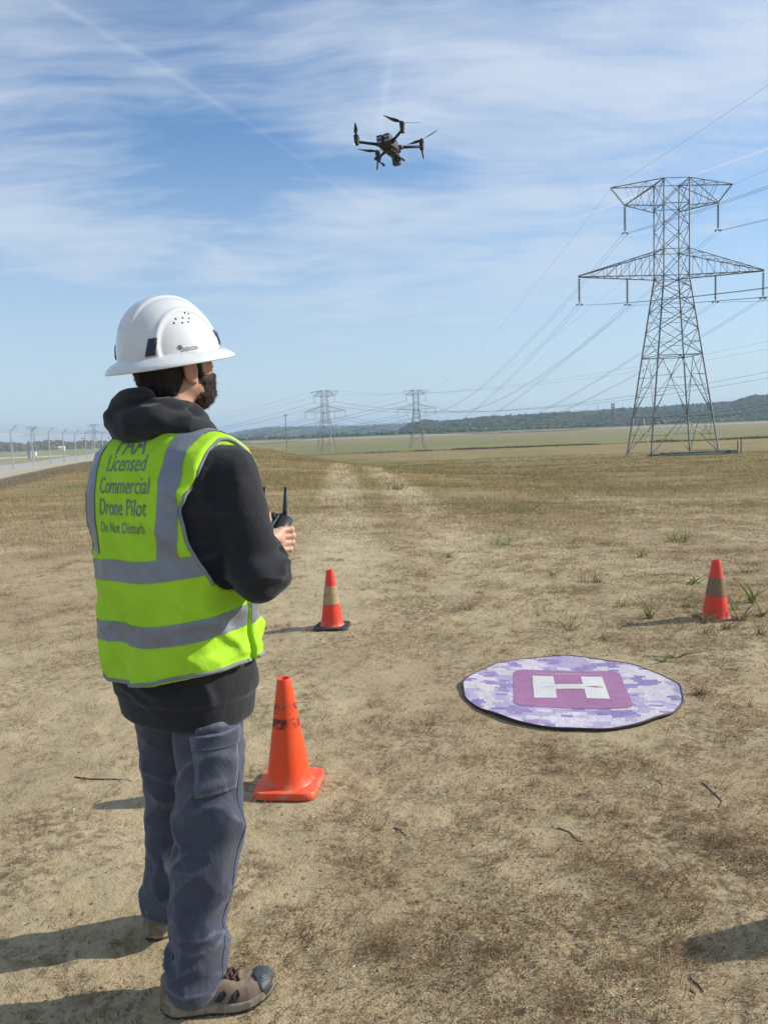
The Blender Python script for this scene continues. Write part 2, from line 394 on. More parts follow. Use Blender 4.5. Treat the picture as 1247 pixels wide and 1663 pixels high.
    hb = t.m('ADD', t.m('MULTIPLY', n_fine, 0.6), t.m('ADD', t.m('MULTIPLY', n_grit, 0.25), t.m('MULTIPLY', n_mid, 0.8)))
    t.l.new(t.bump(hb, 0.8, 0.022), b.inputs['Normal'])
    o = link('ground', mesh_np('ground', v, f), m, None, True); tag(o, 'sandy tan soil with dry grass, running out to green fields', None, None, 'structure')
    return o
build_ground()

# ---------------------------------------------------------------- blades of grass, litter
def blades(root, ht, wd, lean, az, tint, segs=2, curl=0.6):
    """root (n,3); each blade a tapered ribbon of two quads"""
    n = len(root); ls = np.linspace(0, 1, segs+1)
    dirx = np.stack([np.cos(az), np.sin(az), np.zeros(n)], 1); side = np.stack([-np.sin(az+0.9), np.cos(az+0.9), np.zeros(n)], 1)
    V = np.zeros((n, segs+1, 2, 3), np.float32)
    for k, s in enumerate(ls):
        out = lean*(s+curl*s*s)*ht; up = ht*np.sqrt(np.clip(1-np.minimum(lean, 0.97)**2, 0.02, 1))*(s-0.3*curl*s*s*lean)
        c = root+dirx*out[:, None]; c[:, 2] += up
        ww = wd*(1-0.85*s)
        V[:, k, 0] = c-side*ww[:, None]/2; V[:, k, 1] = c+side*ww[:, None]/2
    base = (np.arange(n)*(segs+1)*2)[:, None]
    F = [np.concatenate([base+2*k, base+2*k+1, base+2*k+3, base+2*k+2], 1) for k in range(segs)]
    tt = np.repeat(tint, (segs+1)*2, 0)
    return V.reshape(-1, 3), np.concatenate(F), tt
def blade_mat(name, trans=0.25):
    m, t, b = new_mat(name); a = t.node('ShaderNodeVertexColor', layer_name='tint')
    t.l.new(a.outputs[0], b.inputs['Base Color']); b.inputs['Roughness'].default_value = 0.8; b.inputs['Specular IOR Level'].default_value = 0.2
    tr = t.node('ShaderNodeBsdfTranslucent'); t.l.new(a.outputs[0], tr.inputs[0]); mx = t.node('ShaderNodeMixShader'); mx.inputs[0].default_value = trans
    out = [q for q in t.n if q.type == 'OUTPUT_MATERIAL'][0]
    t.l.new(b.outputs[0], mx.inputs[1]); t.l.new(tr.outputs[0], mx.inputs[2]); t.l.new(mx.outputs[0], out.inputs[0]); return m
M_blade = blade_mat('dry_blade'); M_green = blade_mat('green_blade', 0.35)
def tufts(n, region, dens, per, spread, ht, wd, lean, cols, seed, name, label, cat, mat=None):
    r = np.random.default_rng(seed); x0, x1, y0, y1 = region
    N = n*MULT; y = y0*(y1/y0)**r.random(N) if y0 > 0 and y1/y0 > 4 else r.uniform(y0, y1, N)
    half = 0.56*y+0.6; x = np.clip(r.uniform(-1, 1, N)*half, x0, x1)
    k = r.random(N) < dens(x, y); x, y = x[k][:n], y[k][:n]
    d = np.hypot((x-1.03)/0.66, (y-4.3)/0.68); ok = d > 1.0
    for cx, cy, rr in KEEP: ok &= np.hypot(x-cx, y-cy) > rr
    x, y = x[ok], y[ok]; nt = len(x)
    cnt = np.repeat(np.arange(nt), per); nb = len(cnt)
    sz = (0.45+1.5*r.random(nt)**2.2)[cnt]; a = r.uniform(0, 2*np.pi, nb); q = np.sqrt(r.random(nb))*spread*sz
    bx = x[cnt]+np.cos(a)*q; by = y[cnt]+np.sin(a)*q; bz = ground_z(bx, by)-0.003
    sc = np.interp(by, [0, 10, 40, 100], [1, 1, 1.5, 2.4]); H = r.uniform(*ht, nb)*sz*np.minimum(sc, 1.5); W = r.uniform(*wd, nb)*np.interp(by, [0, 6, 14, 40, 100], [1, 1.3, 2.4, 6, 14])
    L = r.uniform(*lean, nb); az = a+r.normal(0, 0.9, nb)
    cols = np.array(cols, np.float32); ci = np.where(r.random(nb) < 0.5, r.integers(0, len(cols), nt)[cnt], r.integers(0, len(cols), nb)); tint = cols[ci]*r.uniform(0.7, 1.25, nb)[:, None]
    v, f, tt = blades(np.stack([bx, by, bz], 1), H, W, L, az, tint, 3 if y1 < 9 else 2, 0.6)
    o = link(name, mesh_np(name, v, f, tt), mat or M_blade); tag(o, label, cat, None, 'stuff'); return o
MULT = 14
KEEP = [(-0.46, 3.2, 0.17), (-0.44, 5.9, 0.16), (2.5, 5.76, 0.10), (-0.5, 1.96, 0.10), (-0.38, 1.99, 0.08), (-0.63, 1.95, 0.08), (-0.70, 2.29, 0.12)]
def patchy(f, s, lo, hi): return lambda x, y: sst(fracn(x, y, f, s)+0.45*fracn(x, y, f*2.7, s+1), lo, hi)
near_right = lambda x, y: np.clip(0.30+0.70*sst(x, -0.9, 0.6), 0, 1)
BROWN = [(0.28, 0.185, 0.10), (0.36, 0.255, 0.145), (0.40, 0.295, 0.17), (0.17, 0.11, 0.06), (0.36, 0.22, 0.12), (0.44, 0.35, 0.21)]
STRAW = [(0.40, 0.295, 0.135), (0.33, 0.24, 0.11), (0.47, 0.36, 0.19), (0.22, 0.15, 0.07), (0.17, 0.185, 0.065), (0.26, 0.17, 0.085)]
_a1 = patchy(4.2, 11, 0.05, 0.75); _a2 = patchy(0.9, 15, -0.75, 0.35); pa = lambda x, y: 0.10+0.9*(_a1(x, y)*_a2(x, y))**1.5
tufts(4500, (-4, 5, 1.2, 7.5), lambda x, y: pa(x, y)*near_right(x, y), 18, 0.030, (0.010, 0.034), (0.0012, 0.0028), (0.25, 0.97), BROWN, 21, 'dead_grass', 'matted curly brown dead grass in low tufts on the sandy soil', 'dead grass')
_b1 = patchy(2.6, 31, -0.1, 0.8); _b2 = patchy(0.6, 35, -0.9, 0.4); pb = lambda x, y: 0.15+0.85*(_b1(x, y)*_b2(x, y))**1.4
tufts(11000, (-8, 10, 5.0, 16), lambda x, y: (0.18+0.82*pb(x, y))*np.clip(0.35+0.65*sst(x+0.25*y, 0.5, 3.5), 0, 1), 16, 0.08, (0.018, 0.050), (0.0012, 0.0026), (0.3, 0.95), BROWN[1:3]+STRAW, 22, 'stubble', 'sparse short dry stubble beyond the cones', 'stubble')
pc = patchy(0.35, 41, -0.6, 0.3)
tufts(42000, (-26, 42, 8, 105), lambda x, y: sst(y+6*fracn(x, y, 0.3, 77), 8, 19)*(0.25+0.75*pc(x, y))*sst(x+0.207*y, -9.5, -7.5), 8, 0.16, (0.035, 0.11), (0.0010, 0.0022), (0.1, 0.7), STRAW, 23, 'dry_grass', 'golden dry grass covering the middle field up to the pylon', 'dry grass')
pd = patchy(0.5, 51, 0.45, 0.9)
tufts(900, (-8, 26, 9, 60), pd, 14, 0.16, (0.03, 0.09), (0.0014, 0.003), (0.2, 0.9), [(0.11, 0.16, 0.04), (0.16, 0.20, 0.06), (0.20, 0.21, 0.08)], 24, 'green_grass', 'low green grass patches among the dry field', 'grass', M_green)

tufts(420, (-4, 5, 1.3, 9), lambda x, y: (0.25+0.75*patchy(2.0, 91, -0.4, 0.5)(x, y))*near_right(x, y), 26, 0.022, (0.025, 0.075), (0.0010, 0.0020), (0.15, 0.93), BROWN, 25, 'dead_grass', 'separate standing sprigs of dead grass casting small shadows', 'dead grass')
cl = patchy(1.3, 95, -0.75, 0.35)
tufts(1150, (-4, 5, 1.2, 10), lambda x, y: (0.12+0.88*cl(x, y))*near_right(x, y), 95, 0.062, (0.010, 0.034), (0.0014, 0.0030), (0.3, 0.97), [(0.30, 0.185, 0.095), (0.42, 0.29, 0.16), (0.36, 0.22, 0.125), (0.16, 0.10, 0.055), (0.47, 0.36, 0.22), (0.22, 0.145, 0.08)], 27, 'dead_grass', 'raised clumps of matted reddish brown dead grass in the foreground', 'dead grass')
# loose litter: flat bits of stalk and leaf
def litter(n, seed, y0, y1, dens, ln, wd, name, label):
    r = np.random.default_rng(seed); N = n*8; y = y0*(y1/y0)**r.random(N); x = r.uniform(-1, 1, N)*(0.56*y+0.5)
    k = r.random(N) < dens(x, y); x, y = x[k][:n], y[k][:n]; ok = np.hypot((x-1.03)/0.66, (y-4.3)/0.68) > 1.0
    for cx, cy, rr in KEEP: ok &= np.hypot(x-cx, y-cy) > rr
    x, y = x[ok], y[ok]; n = len(x); a = r.uniform(0, np.pi, n); L = r.uniform(*ln, n)*np.interp(y, [0, 4, 14], [1, 1.2, 2.4]); W = r.uniform(*wd, n)*np.interp(y, [0, 4, 14], [1, 1.4, 3.5])
    d = np.stack([np.cos(a), np.sin(a), r.normal(0, 0.18, n)], 1)*L[:, None]/2; s = np.stack([-np.sin(a), np.cos(a), r.normal(0, 0.3, n)], 1)*W[:, None]/2
    c = np.stack([x, y, ground_z(x, y)+0.003], 1); bend = np.stack([0*x, 0*x, r.uniform(0, 0.35, n)*L], 1)
    V = np.stack([c-d-s*0.5, c-d+s*0.5, c+bend+s, c+bend-s, c+d+s*0.4, c+d-s*0.4], 1).reshape(-1, 3); B0 = (np.arange(n)*6)[:, None]
    F = np.concatenate([B0+np.array([[0, 1, 2, 3]]), B0+np.array([[3, 2, 4, 5]])])
    cols = np.array(BROWN+[(0.12, 0.08, 0.045), (0.10, 0.07, 0.045)]); tint = np.repeat(cols[r.integers(0, len(cols), n)]*r.uniform(0.7, 1.25, n)[:, None], 6, 0)
    tag(link(name, mesh_np(name, V, F, tint), M_blade), label, 'plant litter', None, 'stuff')
_l1 = patchy(3.0, 61, -0.15, 0.6); _l2 = patchy(0.9, 65, -0.9, 0.3)
litter(55000, 71, 1.2, 15, lambda x, y: (0.06+0.94*_l1(x, y)*_l2(x, y))*near_right(x, y), (0.004, 0.022), (0.0008, 0.0028), 'plant_litter', 'loose bits of brown stalk and leaf strewn over the soil')
# clods and pebbles: uncountable
def scatter_stones(n, seed, ymax, rr, name, label, cols):
    r = np.random.default_rng(seed); bm = bmesh.new(); bmesh.ops.create_icosphere(bm, subdivisions=1, radius=1); bm.verts.ensure_lookup_table()
    bv = np.array([q.co[:] for q in bm.verts]); bf = np.array([[q.index for q in f.verts] for f in bm.faces]); bm.free()
    y = 1.2*(ymax/1.2)**r.random(n); x = r.uniform(-1, 1, n)*(0.56*y+0.5)
    ok = (np.hypot(x-1.03, y-4.3) > 0.64)
    for cx, cy, q in KEEP: ok &= np.hypot(x-cx, y-cy) > q
    x, y = x[ok], y[ok]; n = len(x); s = rr[0]*(rr[1]/rr[0])**(r.random(n)**2.2)
    z = ground_z(x, y)
    sc = np.stack([s*r.uniform(0.7, 1.4, n), s*r.uniform(0.7, 1.4, n), s*r.uniform(0.45, 0.85, n)], 1)
    jit = 1+0.25*r.standard_normal((n, len(bv), 1)); v = bv[None]*jit*sc[:, None]; v[..., 0] += x[:, None]; v[..., 1] += y[:, None]; v[..., 2] += (z+s*0.15)[:, None]
    f = bf[None]+(np.arange(n)*len(bv))[:, None, None]
    cols = np.array(cols); tint = np.repeat(cols[r.integers(0, len(cols), n)]*r.uniform(0.8, 1.15, n)[:, None], len(bv), 0)
    m, t, b = new_mat(name); t.l.new(t.node('ShaderNodeVertexColor', layer_name='tint').outputs[0], b.inputs['Base Color']); b.inputs['Roughness'].default_value = 0.9
    o = link(name, mesh_np(name, v.reshape(-1, 3), f.reshape(-1, 3), tint), m); tag(o, label, name.replace('_', ' '), None, 'stuff')
scatter_stones(12000, 61, 9, (0.0010, 0.0058), 'soil_clods', 'small crumbs and clods of tan soil on the ground', [(0.33, 0.26, 0.165), (0.27, 0.205, 0.125), (0.22, 0.165, 0.10), (0.38, 0.31, 0.21), (0.17, 0.125, 0.08)])
scatter_stones(260, 62, 8, (0.002, 0.0065), 'pebbles', 'little pale pebbles scattered over the soil', [(0.55, 0.50, 0.42), (0.45, 0.40, 0.32), (0.62, 0.60, 0.55)])

# ================================================================ HILLS AND WOODS
def ico(sub=1):
    bm = bmesh.new(); bmesh.ops.create_icosphere(bm, subdivisions=sub, radius=1); bm.verts.ensure_lookup_table()
    v = np.array([q.co[:] for q in bm.verts]); f = np.array([[q.index for q in g.verts] for g in bm.faces]); bm.free(); return v, f
def forest_mat(name):
    m, t, b = new_mat(name); P = t.pos(); a = t.node('ShaderNodeVertexColor', layer_name='tint').outputs[0]
    n = t.noise(P, 0.35, 5, 0.7); c = t.mix(t.ss(n, 0.38, 0.62), t.mix(1.0, a, (0.45, 0.5, 0.5), 'MULTIPLY'), t.mix(1.0, a, (1.5, 1.45, 1.2), 'MULTIPLY'))
    t.l.new(c, b.inputs['Base Color']); b.inputs['Roughness'].default_value = 1; b.inputs['Specular IOR Level'].default_value = 0
    t.l.new(t.bump(n, 1.0, 3.0), b.inputs['Normal']); return m
M_forest = forest_mat('forest_canopy')
def canopy(name, xs, ys, zs, rad, cols, seed, label, zsc=0.85):
    r = np.random.default_rng(seed); v0, f0 = ico(1); n = len(xs)
    sc = rad[:, None]*np.stack([r.uniform(.8, 1.3, n), r.uniform(.8, 1.3, n), r.uniform(.7, 1.15, n)*zsc], 1)
    v = v0[None]*(1+0.24*r.standard_normal((n, len(v0), 1)))*sc[:, None]+np.stack([xs, ys, zs], 1)[:, None]
    f = f0[None]+(np.arange(n)*len(v0))[:, None, None]
    cols = np.array(cols); tint = np.repeat(cols[r.integers(0, len(cols), n)]*r.uniform(.55, 1.5, n)[:, None], len(v0), 0)
    o = link(name, mesh_np(name, v.reshape(-1, 3), f.reshape(-1, 3), tint), M_forest); tag(o, label, 'woodland', None, 'stuff')
HOR = lambda px: 699-(px-623)*0.0384
def ridge_z(px, elev, d): return 1.53+elev*d/1250.0
def build_ridge(name, prof, d0, d1, label, seed, n_tree, cols, tr=(4, 8)):
    """prof: list of (px, elevation px above the horizon) -> a wooded ridge of real height between distances d0 (foot) and d1 (crest)"""
    pxs = np.array([p[0] for p in prof], float); el = np.array([p[1] for p in prof], float)
    cols_n = 260; rows = 26
    px = np.linspace(pxs[0], pxs[-1], cols_n); e = np.interp(px, pxs, el)
    bear = np.arctan((px-623)/1250); zc = 1.53+e*d1/1250-6.0
    sm = np.linspace(0, 1, rows)
    def surf(b, zc_, s):
        d = d0+(d1-d0)*s; h = -9.5+(zc_+9.5)*np.where(s < 1, sst(np.minimum(s, 1), 0.0, 1.0), 1)
        X = d*np.tan(b); Y = d
        P = np.stack([X, Y, 0*X], -1).reshape(-1, 3).astype(np.float32)
        nn = (vnoise(P, (0.004, 0.003, 1), seed)*0.5+vnoise(P, (0.011, 0.008, 1), seed+1)*0.3).reshape(X.shape)
        mid = np.clip(s*(1-s)*4, 0, 1)
        return X, Y, h+nn*mid*0.55*np.maximum(zc_+9.5, 0)
    S2 = np.concatenate([sm, [1.15, 1.5]])
    B, Sg = np.meshgrid(bear, S2); Z0 = np.repeat(zc[None], len(S2), 0)
    X, Y, Z = surf(B, Z0, Sg); Z[-1] = -20
    v = np.stack([X, Y, Z], -1).reshape(-1, 3); i = (np.arange(len(S2)-1)[:, None]*cols_n+np.arange(cols_n-1)[None]).ravel()
    f = np.stack([i, i+1, i+1+cols_n, i+cols_n], 1)
    m, t, b = new_mat(name+'_slope'); P = t.pos(); n = t.noise(P, 0.03, 6, 0.7)
    t.l.new(t.mix(t.ss(n, 0.4, 0.6), (0.030, 0.045, 0.018), (0.06, 0.072, 0.028)), b.inputs['Base Color']); b.inputs['Roughness'].default_value = 1
    o = link('hills', mesh_np('hills', v, f), m, None, True); tag(o, label, None, None, 'structure')
    r = np.random.default_rng(seed+5); bb = r.uniform(bear[0], bear[-1], n_tree); s = r.random(n_tree)**0.8*1.02
    zc_ = np.interp(np.tan(bb)*1250+623, px, zc); x, y, z = surf(bb, zc_, s)
    rad = r.uniform(tr[0], tr[1], n_tree)*(0.6+0.4*np.clip((zc_+9.5)/12, 0, 1))
    canopy('woodland', x, y, z+rad*0.35, rad, cols, seed+9, 'dense wood covering '+label)
    # bright scrub at the foot
    nf = n_tree//9; bb = r.uniform(bear[0], bear[-1], nf); y = d0-r.uniform(5, 60, nf); rad = r.uniform(tr[0]*0.45, tr[0]*0.9, nf)
    return bear, d0
DG = [(0.035, 0.060, 0.020), (0.050, 0.075, 0.024), (0.075, 0.090, 0.030), (0.028, 0.050, 0.022), (0.11, 0.085, 0.035)]
build_ridge('near_ridge', [(655, 0), (672, 8), (693, 13.5), (720, 9.5), (745, 11), (780, 13.2), (850, 14), (900, 16), (950, 17), (1000, 18.4), (1050, 19.5), (1100, 21), (1150, 22), (1195, 23), (1206, 28), (1225, 30), (1247, 29), (1290, 31), (1360, 34), (1460, 30)],
            1900, 2500, 'long wooded hills on the right of the plain', 101, 11000, DG, (5, 9.5))
build_ridge('far_ridge', [(340, -1), (372, 0.5), (400, 4), (420, 6.5), (440, 8.2), (500, 7.4), (560, 6.6), (600, 6.0), (650, 6.2), (700, 8), (760, 8), (820, 6)],
            4200, 5600, 'low blue hills far across the plain', 131, 6000, DG, (10, 20))
# scrub line at the edge of the plain
r_ = np.random.default_rng(5); n = 1700; px = r_.uniform(300, 1480, n); y = r_.uniform(1650, 1850, n); rad = r_.uniform(3.0, 6.0, n)
canopy('woodland', (px-623)/1250*y, y, -8.0+rad*0.3, rad, [(0.08, 0.12, 0.035), (0.11, 0.14, 0.045), (0.06, 0.095, 0.03), (0.13, 0.13, 0.05)], 6, 'low light green scrub line along the foot of the hills')
n = 1500; px = r_.uniform(-520, 330, n); y = r_.uniform(900, 1100, n); rad = r_.uniform(3.2, 5.4, n); hh = r_.random(n)*(7.0+3*np.sin(px*0.021)+2*np.sin(px*0.09))
canopy('woodland', (px-623)/1250*y, y, -7.6+hh, rad, [(0.040, 0.060, 0.026), (0.06, 0.07, 0.034), (0.085, 0.078, 0.045), (0.05, 0.05, 0.034)], 7, 'grey green tree line behind the airfield fence')
# reeds along the ditch
n = 26000; x = r_.uniform(-12, 180, n); x = x[sst(fracn(x, 0*x, 0.05, 3)+0.5*fracn(x, 0*x, 0.21, 4)+0.0035*x, -0.35, 0.6) > r_.random(n)]; n = len(x); y = 247+r_.normal(0, 7, n)+5*np.sin(x*0.05)
v, f, tt = blades(np.stack([x, y, ground_z(x, y)-0.05], 1), r_.uniform(0.25, 1.25, n)*(0.6+0.4*fracn(x, y, 0.13, 9)), r_.uniform(0.12, 0.32, n), r_.uniform(0.05, 0.6, n), r_.uniform(0, 6.28, n), np.array([(0.15, 0.10, 0.06), (0.20, 0.145, 0.08), (0.11, 0.075, 0.045), (0.17, 0.15, 0.07)])[r_.integers(0, 4, n)])
tag(link('ditch_brush', mesh_np('ditch_brush', v, f, tt), M_blade), 'dark brown dead brush lining the ditch beyond the pylon', 'brush', None, 'stuff')

# ================================================================ PYLONS
M_steel = simple('galvanised_steel', (0.235, 0.25, 0.27), 0.55, 0.35, 0.12, 1.5)
M_insul = simple('brown_porcelain', (0.060, 0.040, 0.036), 0.3, 0, 0.1)
M_wire = simple('aluminium_wire', (0.16, 0.17, 0.18), 0.5, 0.4, 0.05)
ZW, ZA, ZB, ZC = 19.0, 21.7, 26.3, 28.8; A0, A1 = 3.62, 1.35
def half_w(z): return A0+(A1-A0)*min(z/ZW, 1)
def make_pylon(loc, rz, label, lw=1.0):
    root = empty('power_pylon', loc, (0, 0, rz)); tag(root, label, 'pylon', 'lattice pylons carrying the power lines')
    for sx, sy in ((1, 1), (-1, 1), (-1, -1), (1, -1)):
        m = MB(); m.angle((sx*A0, sy*A0, 0), (sx*A1, sy*A1, ZW), 0.135*lw); m.angle((sx*A1, sy*A1, ZW), (sx*A1, sy*A1, ZC), 0.11*lw)
        m.box((sx*A0, sy*A0, -0.15), (0.6, 0.6, 0.5)); m.build('leg', M_steel, root)
    br = MB(); w1 = 0.060*lw; w2 = 0.038*lw
    def corner(i, z): a = half_w(z); s = ((1, 1), (-1, 1), (-1, -1), (1, -1))[i % 4]; return Vector((s[0]*a, s[1]*a, z))
    lv = [4.3, 10.7]
    for i in range(4):
        def c(j, z): return corner(i+j, z)
        mid = lambda z: (c(0, z)+c(1, z))/2
        # foot panel: K brace to the middle of the first ring
        br.angle(c(0, 0.3), mid(4.3), w1); br.angle(c(1, 0.3), mid(4.3), w1); br.angle(c(0, 4.3), c(1, 4.3), w1)
        for j in (0, 1):
            q = (c(j, 0.3)+mid(4.3))/2; br.angle(q, c(j, 2.4), w2); br.angle(q, c(j, 4.3), w2)
        # belly panel: K up to the next ring with a mid point
        br.angle(c(0, 4.3), mid(10.7), w1); br.angle(c(1, 4.3), mid(10.7), w1); br.angle(c(0, 10.7), c(1, 10.7), w1)
        for j in (0, 1):
            q1 = c(j, 4.3).lerp(mid(10.7), 0.36); q2 = c(j, 4.3).lerp(mid(10.7), 0.68)
            br.angle(q1, c(j, 6.5), w2); br.angle(q2, c(j, 8.6), w2); br.angle(q1, c(j, 4.9), w2); br.angle(q2, c(j, 6.5), w2); br.angle(q2, c(j, 10.7), w2)
        br.angle(c(0, 4.3).lerp(mid(10.7), 0.5), c(1, 4.3).lerp(mid(10.7), 0.5), w2)
        zz = [10.7, 13.4, 15.6, 17.7, ZW]
        for a_, b_ in zip(zz[:-1], zz[1:]):
            br.angle(c(0, a_), c(1, b_), w1); br.angle(c(1, a_), c(0, b_), w1)
            k = (a_+b_)/2; xm = (c(0, k)+c(1, k))/2
            br.angle(c(0, k), xm.lerp(c(0, k), 0.25), w2); br.angle(c(1, k), xm.lerp(c(1, k), 0.25), w2)
        br.angle(c(0, 15.6), c(1, 15.6), w2)
        zz = [ZW, ZA, 24.0, ZB, ZC]
        for a_, b_ in zip(zz[:-1], zz[1:]):
            br.angle(c(0, a_), c(1, b_), w1*0.9); br.angle(c(1, a_), c(0, b_), w1*0.9)
        for z_ in (ZW, ZA, ZB, ZC): br.angle(c(0, z_), c(1, z_), w1)
    br.angle(corner(0, 10.7), corner(2, 10.7), w2); br.angle(corner(1, 10.7), corner(3, 10.7), w2)
    br.build('bracing', M_steel, root)
    for zb, zt, tipb, tipt, nseg, s in [q_+(s_,) for s_ in (-1, 1) for q_ in ((ZW, ZA, (9.95, ZW+0.35), (9.95, ZW+0.45), 6), (ZB-0.25, ZC, (4.97, ZB+0.25), (6.45, ZC-0.45), 3))]:
        ar = MB()
        for s in (s,):
            for q in (-1, 1):
                B0 = Vector((s*A1, q*A1, zb)); B1 = Vector((s*tipb[0], q*0.12, tipb[1])); T0 = Vector((s*A1, q*A1, zt)); T1 = Vector((s*tipt[0], q*0.12, tipt[1]))
                ar.angle(B0, B1, w1*1.25); ar.angle(T0, T1, w1*1.25)
                ks = [k/nseg for k in range(1, nseg)]
                prevb, prevt = B0, T0
                for k in ks:
                    b_, t_ = B0.lerp(B1, k), T0.lerp(T1, k); ar.angle(b_, t_, w2); ar.angle(prevt, b_, w2)
                    prevb, prevt = b_, t_
                if tipb[0] != tipt[0]: ar.angle(B1, T1, w1*1.25); ar.angle(T0, B1, w1*1.2)
                if q == 1:
                    pb, pt = Vector((s*A1, -A1, zb)), Vector((s*A1, -A1, zt))
                    for k in ks+[1.0]:
                        for (u0, u1, v0, v1) in ((B0, B1, Vector((s*A1, -A1, zb)), Vector((s*tipb[0], -0.12, tipb[1]))), (T0, T1, Vector((s*A1, -A1, zt)), Vector((s*tipt[0], -0.12, tipt[1])))):
                            ar.angle(u0.lerp(u1, k), v0.lerp(v1, k), w2); ar.angle(u0.lerp(u1, k-1/nseg), v0.lerp(v1, k), w2)
        ar.build('crossarm', M_steel, root)
    hang = []
    for (hx, hz) in ((-4.97, ZB+0.2), (4.97, ZB+0.2), (-9.9, ZW+0.3), (9.9, ZW+0.3), (-4.75, ZW+0.1), (4.75, ZW+0.1)):
        m = MB(); L = 2.75; prof = [(0.02, 0.0), (0.03, -0.12)]
        for k in range(17):
            z_ = -0.16-k*0.142; prof += [(0.035, z_), (0.15, z_-0.035), (0.15, z_-0.06), (0.035, z_-0.085)]
        prof += [(0.03, -2.62), (0.03, -2.72)]
        m.lathe([(r_k*(1+0.2*(lw-1)), z_) for r_k, z_ in prof], 8, (hx, 0, hz))
        o = m.build('insulator', M_insul, root)
        y_ = MB(); y_.box((hx, 0, hz-2.76), (0.62, 0.08, 0.07)); y_.box((hx-0.27, 0, hz-2.85), (0.06, 0.30, 0.14)); y_.box((hx+0.27, 0, hz-2.85), (0.06, 0.30, 0.14)); y_.build('yoke', M_steel, o)
        hang.append(Vector((hx, 0, hz-2.88)))
    hang += [Vector((-6.45, 0, ZC-0.5)), Vector((6.45, 0, ZC-0.5))]
    return root, [Matrix.Translation(loc) @ Matrix.Rotation(rz, 4, 'Z') @ h for h in hang]
def proxy_hang(loc, rz):
    hs = [(-4.97, ZB-2.68), (4.97, ZB-2.68), (-9.9, ZW-2.58), (9.9, ZW-2.58), (-4.75, ZW-2.78), (4.75, ZW-2.78), (-6.45, ZC-0.5), (6.45, ZC-0.5)]
    return [Matrix.Translation(loc) @ Matrix.Rotation(rz, 4, 'Z') @ Vector((x_, 0, z_)) for x_, z_ in hs]
T1p = (31.5, 84.0, gz(31.5, 84)-0.1); T3p = (18.5, 398.0, -7.4); T2p = (-25.5, 360.0, -8.0)
T5p = (-318.0, 860.0, -8.1); T4p = (-395.0, 880.0, -8.1)
_, HA1 = make_pylon(T1p, R(1.5), 'tall steel lattice pylon standing nearest, right of the landing pad')
_, HA3 = make_pylon(T3p, R(6), 'distant lattice pylon right of the drone, in the middle of the plain', 1.15)
_, HB2 = make_pylon(T2p, R(-14), 'distant lattice pylon nearer the utility pole, left of the other', 1.15)
_, HA5 = make_pylon(T5p, R(35), 'faint far pylon above the fence, next to the worker shoulder', 1.3)
_, HB4 = make_pylon(T4p, R(35), 'faint far pylon above the fence, the leftmost in the photo', 1.3)
HA0 = proxy_hang((40.0, -235.0, -1.0), 0.0)
HB0 = proxy_hang((125.0, 128.0, -4.0), R(-32))
NAMES = ['upper left arm', 'upper right arm', 'lower arm left tip', 'lower arm right tip', 'lower arm left middle', 'lower arm right middle', 'left ground peak', 'right ground peak']
def cable(name, chain, sags, k, label, twin, rad):
    m = MB()
    for off in ((-0.23, 0.23) if twin else (0.0,)):
        for (H0, H1, sg) in [(chain[i], chain[i+1], sags[i]) for i in range(len(chain)-1)]:
            a, b_ = H0[k], H1[k]; d = (b_-a); side = Vector((d.y, -d.x, 0)).normalized()*off; n_ = 36
            pts = []
            for q in range(n_+1):
                s = (q/n_); p = a.lerp(b_, s)+side; p.z -= 4*sg*s*(1-s); pts.append(p)
            rr = [rad*(1+0.9*min(max((math.hypot(p.x, p.y)-80)/300, 0), 1.6)) for p in pts]
            m.tube(pts, rr, 4, True)
    o = m.build('power_line', M_wire); tag(o, label, 'power line', 'power lines strung between the pylons')
for k in range(8):
    tw = k < 6; nm = ('twin conductor' if tw else 'thin ground wire')
    cable('power_line', [HA0, HA1, HA3, HA5], [12.5, 11.5, 16] if tw else [9, 8.5, 12], k, f'{nm} hung from the {NAMES[k]} of the nearest pylon', tw, 0.015 if tw else 0.009)
    cable('power_line', [HB0, HB2, HB4], [11, 16] if tw else [8, 12], k, f'{nm} on the {NAMES[k]} of the pylon by the utility pole', False, 0.025 if tw else 0.013)

# low timber and concrete guard frame at the pylon foot, and stakes
M_beam = simple('weathered_green_timber', (0.20, 0.25, 0.22), 0.85, 0, 0.2, 2.0, 0.3, 20)
g0 = empty('guard_frame', (T1p[0], T1p[1]-4.4, gz(T1p[0], T1p[1]-4.4))); tag(g0, 'low grey green beam frame around the feet of the nearest pylon', 'guard frame')
m = MB(); m.box((1.0, 0, 0.28), (7.6, 0.35, 0.22), bev=0.02); m.build('beam', M_beam, g0)
m = MB(); m.box((-1.6, 0.9, 0.16), (4.6, 0.3, 0.2), Matrix.Rotation(R(12), 3, 'Z'), bev=0.02); m.build('beam', M_beam, g0)
m = MB(); m.box((4.7, 0.15, 0.12), (0.9, 0.9, 0.62), bev=0.04); m.build('corner_block', M_beam, g0)
m = MB(); m.box((1.5, 0.4, 0.06), (6.6, 1.0, 0.14), bev=0.02); m.build('slab', simple('pale_concrete', (0.33, 0.33, 0.30), 0.9, 0, 0.15, 3), g0)
M_stake = simple('dark_wood_stake', (0.10, 0.075, 0.055), 0.9, 0, 0.1, 5)
for i, (sx_, h_, lab) in enumerate(((37.1, 1.35, 'shorter thin dark stake beside the guard frame'), (37.55, 1.6, 'taller thin dark stake, right of the other stake'))):
    m = MB(); m.tube([(0, 0, -0.2), (0.03, 0, h_*0.5), (0.02, 0.01, h_)], [0.06, 0.055, 0.05], 6); o = m.build('wooden_stake', M_stake); o.location = (sx_, 80.5+i*0.2, gz(sx_, 80.5)); tag(o, lab, 'stake', 'stakes beside the pylon')

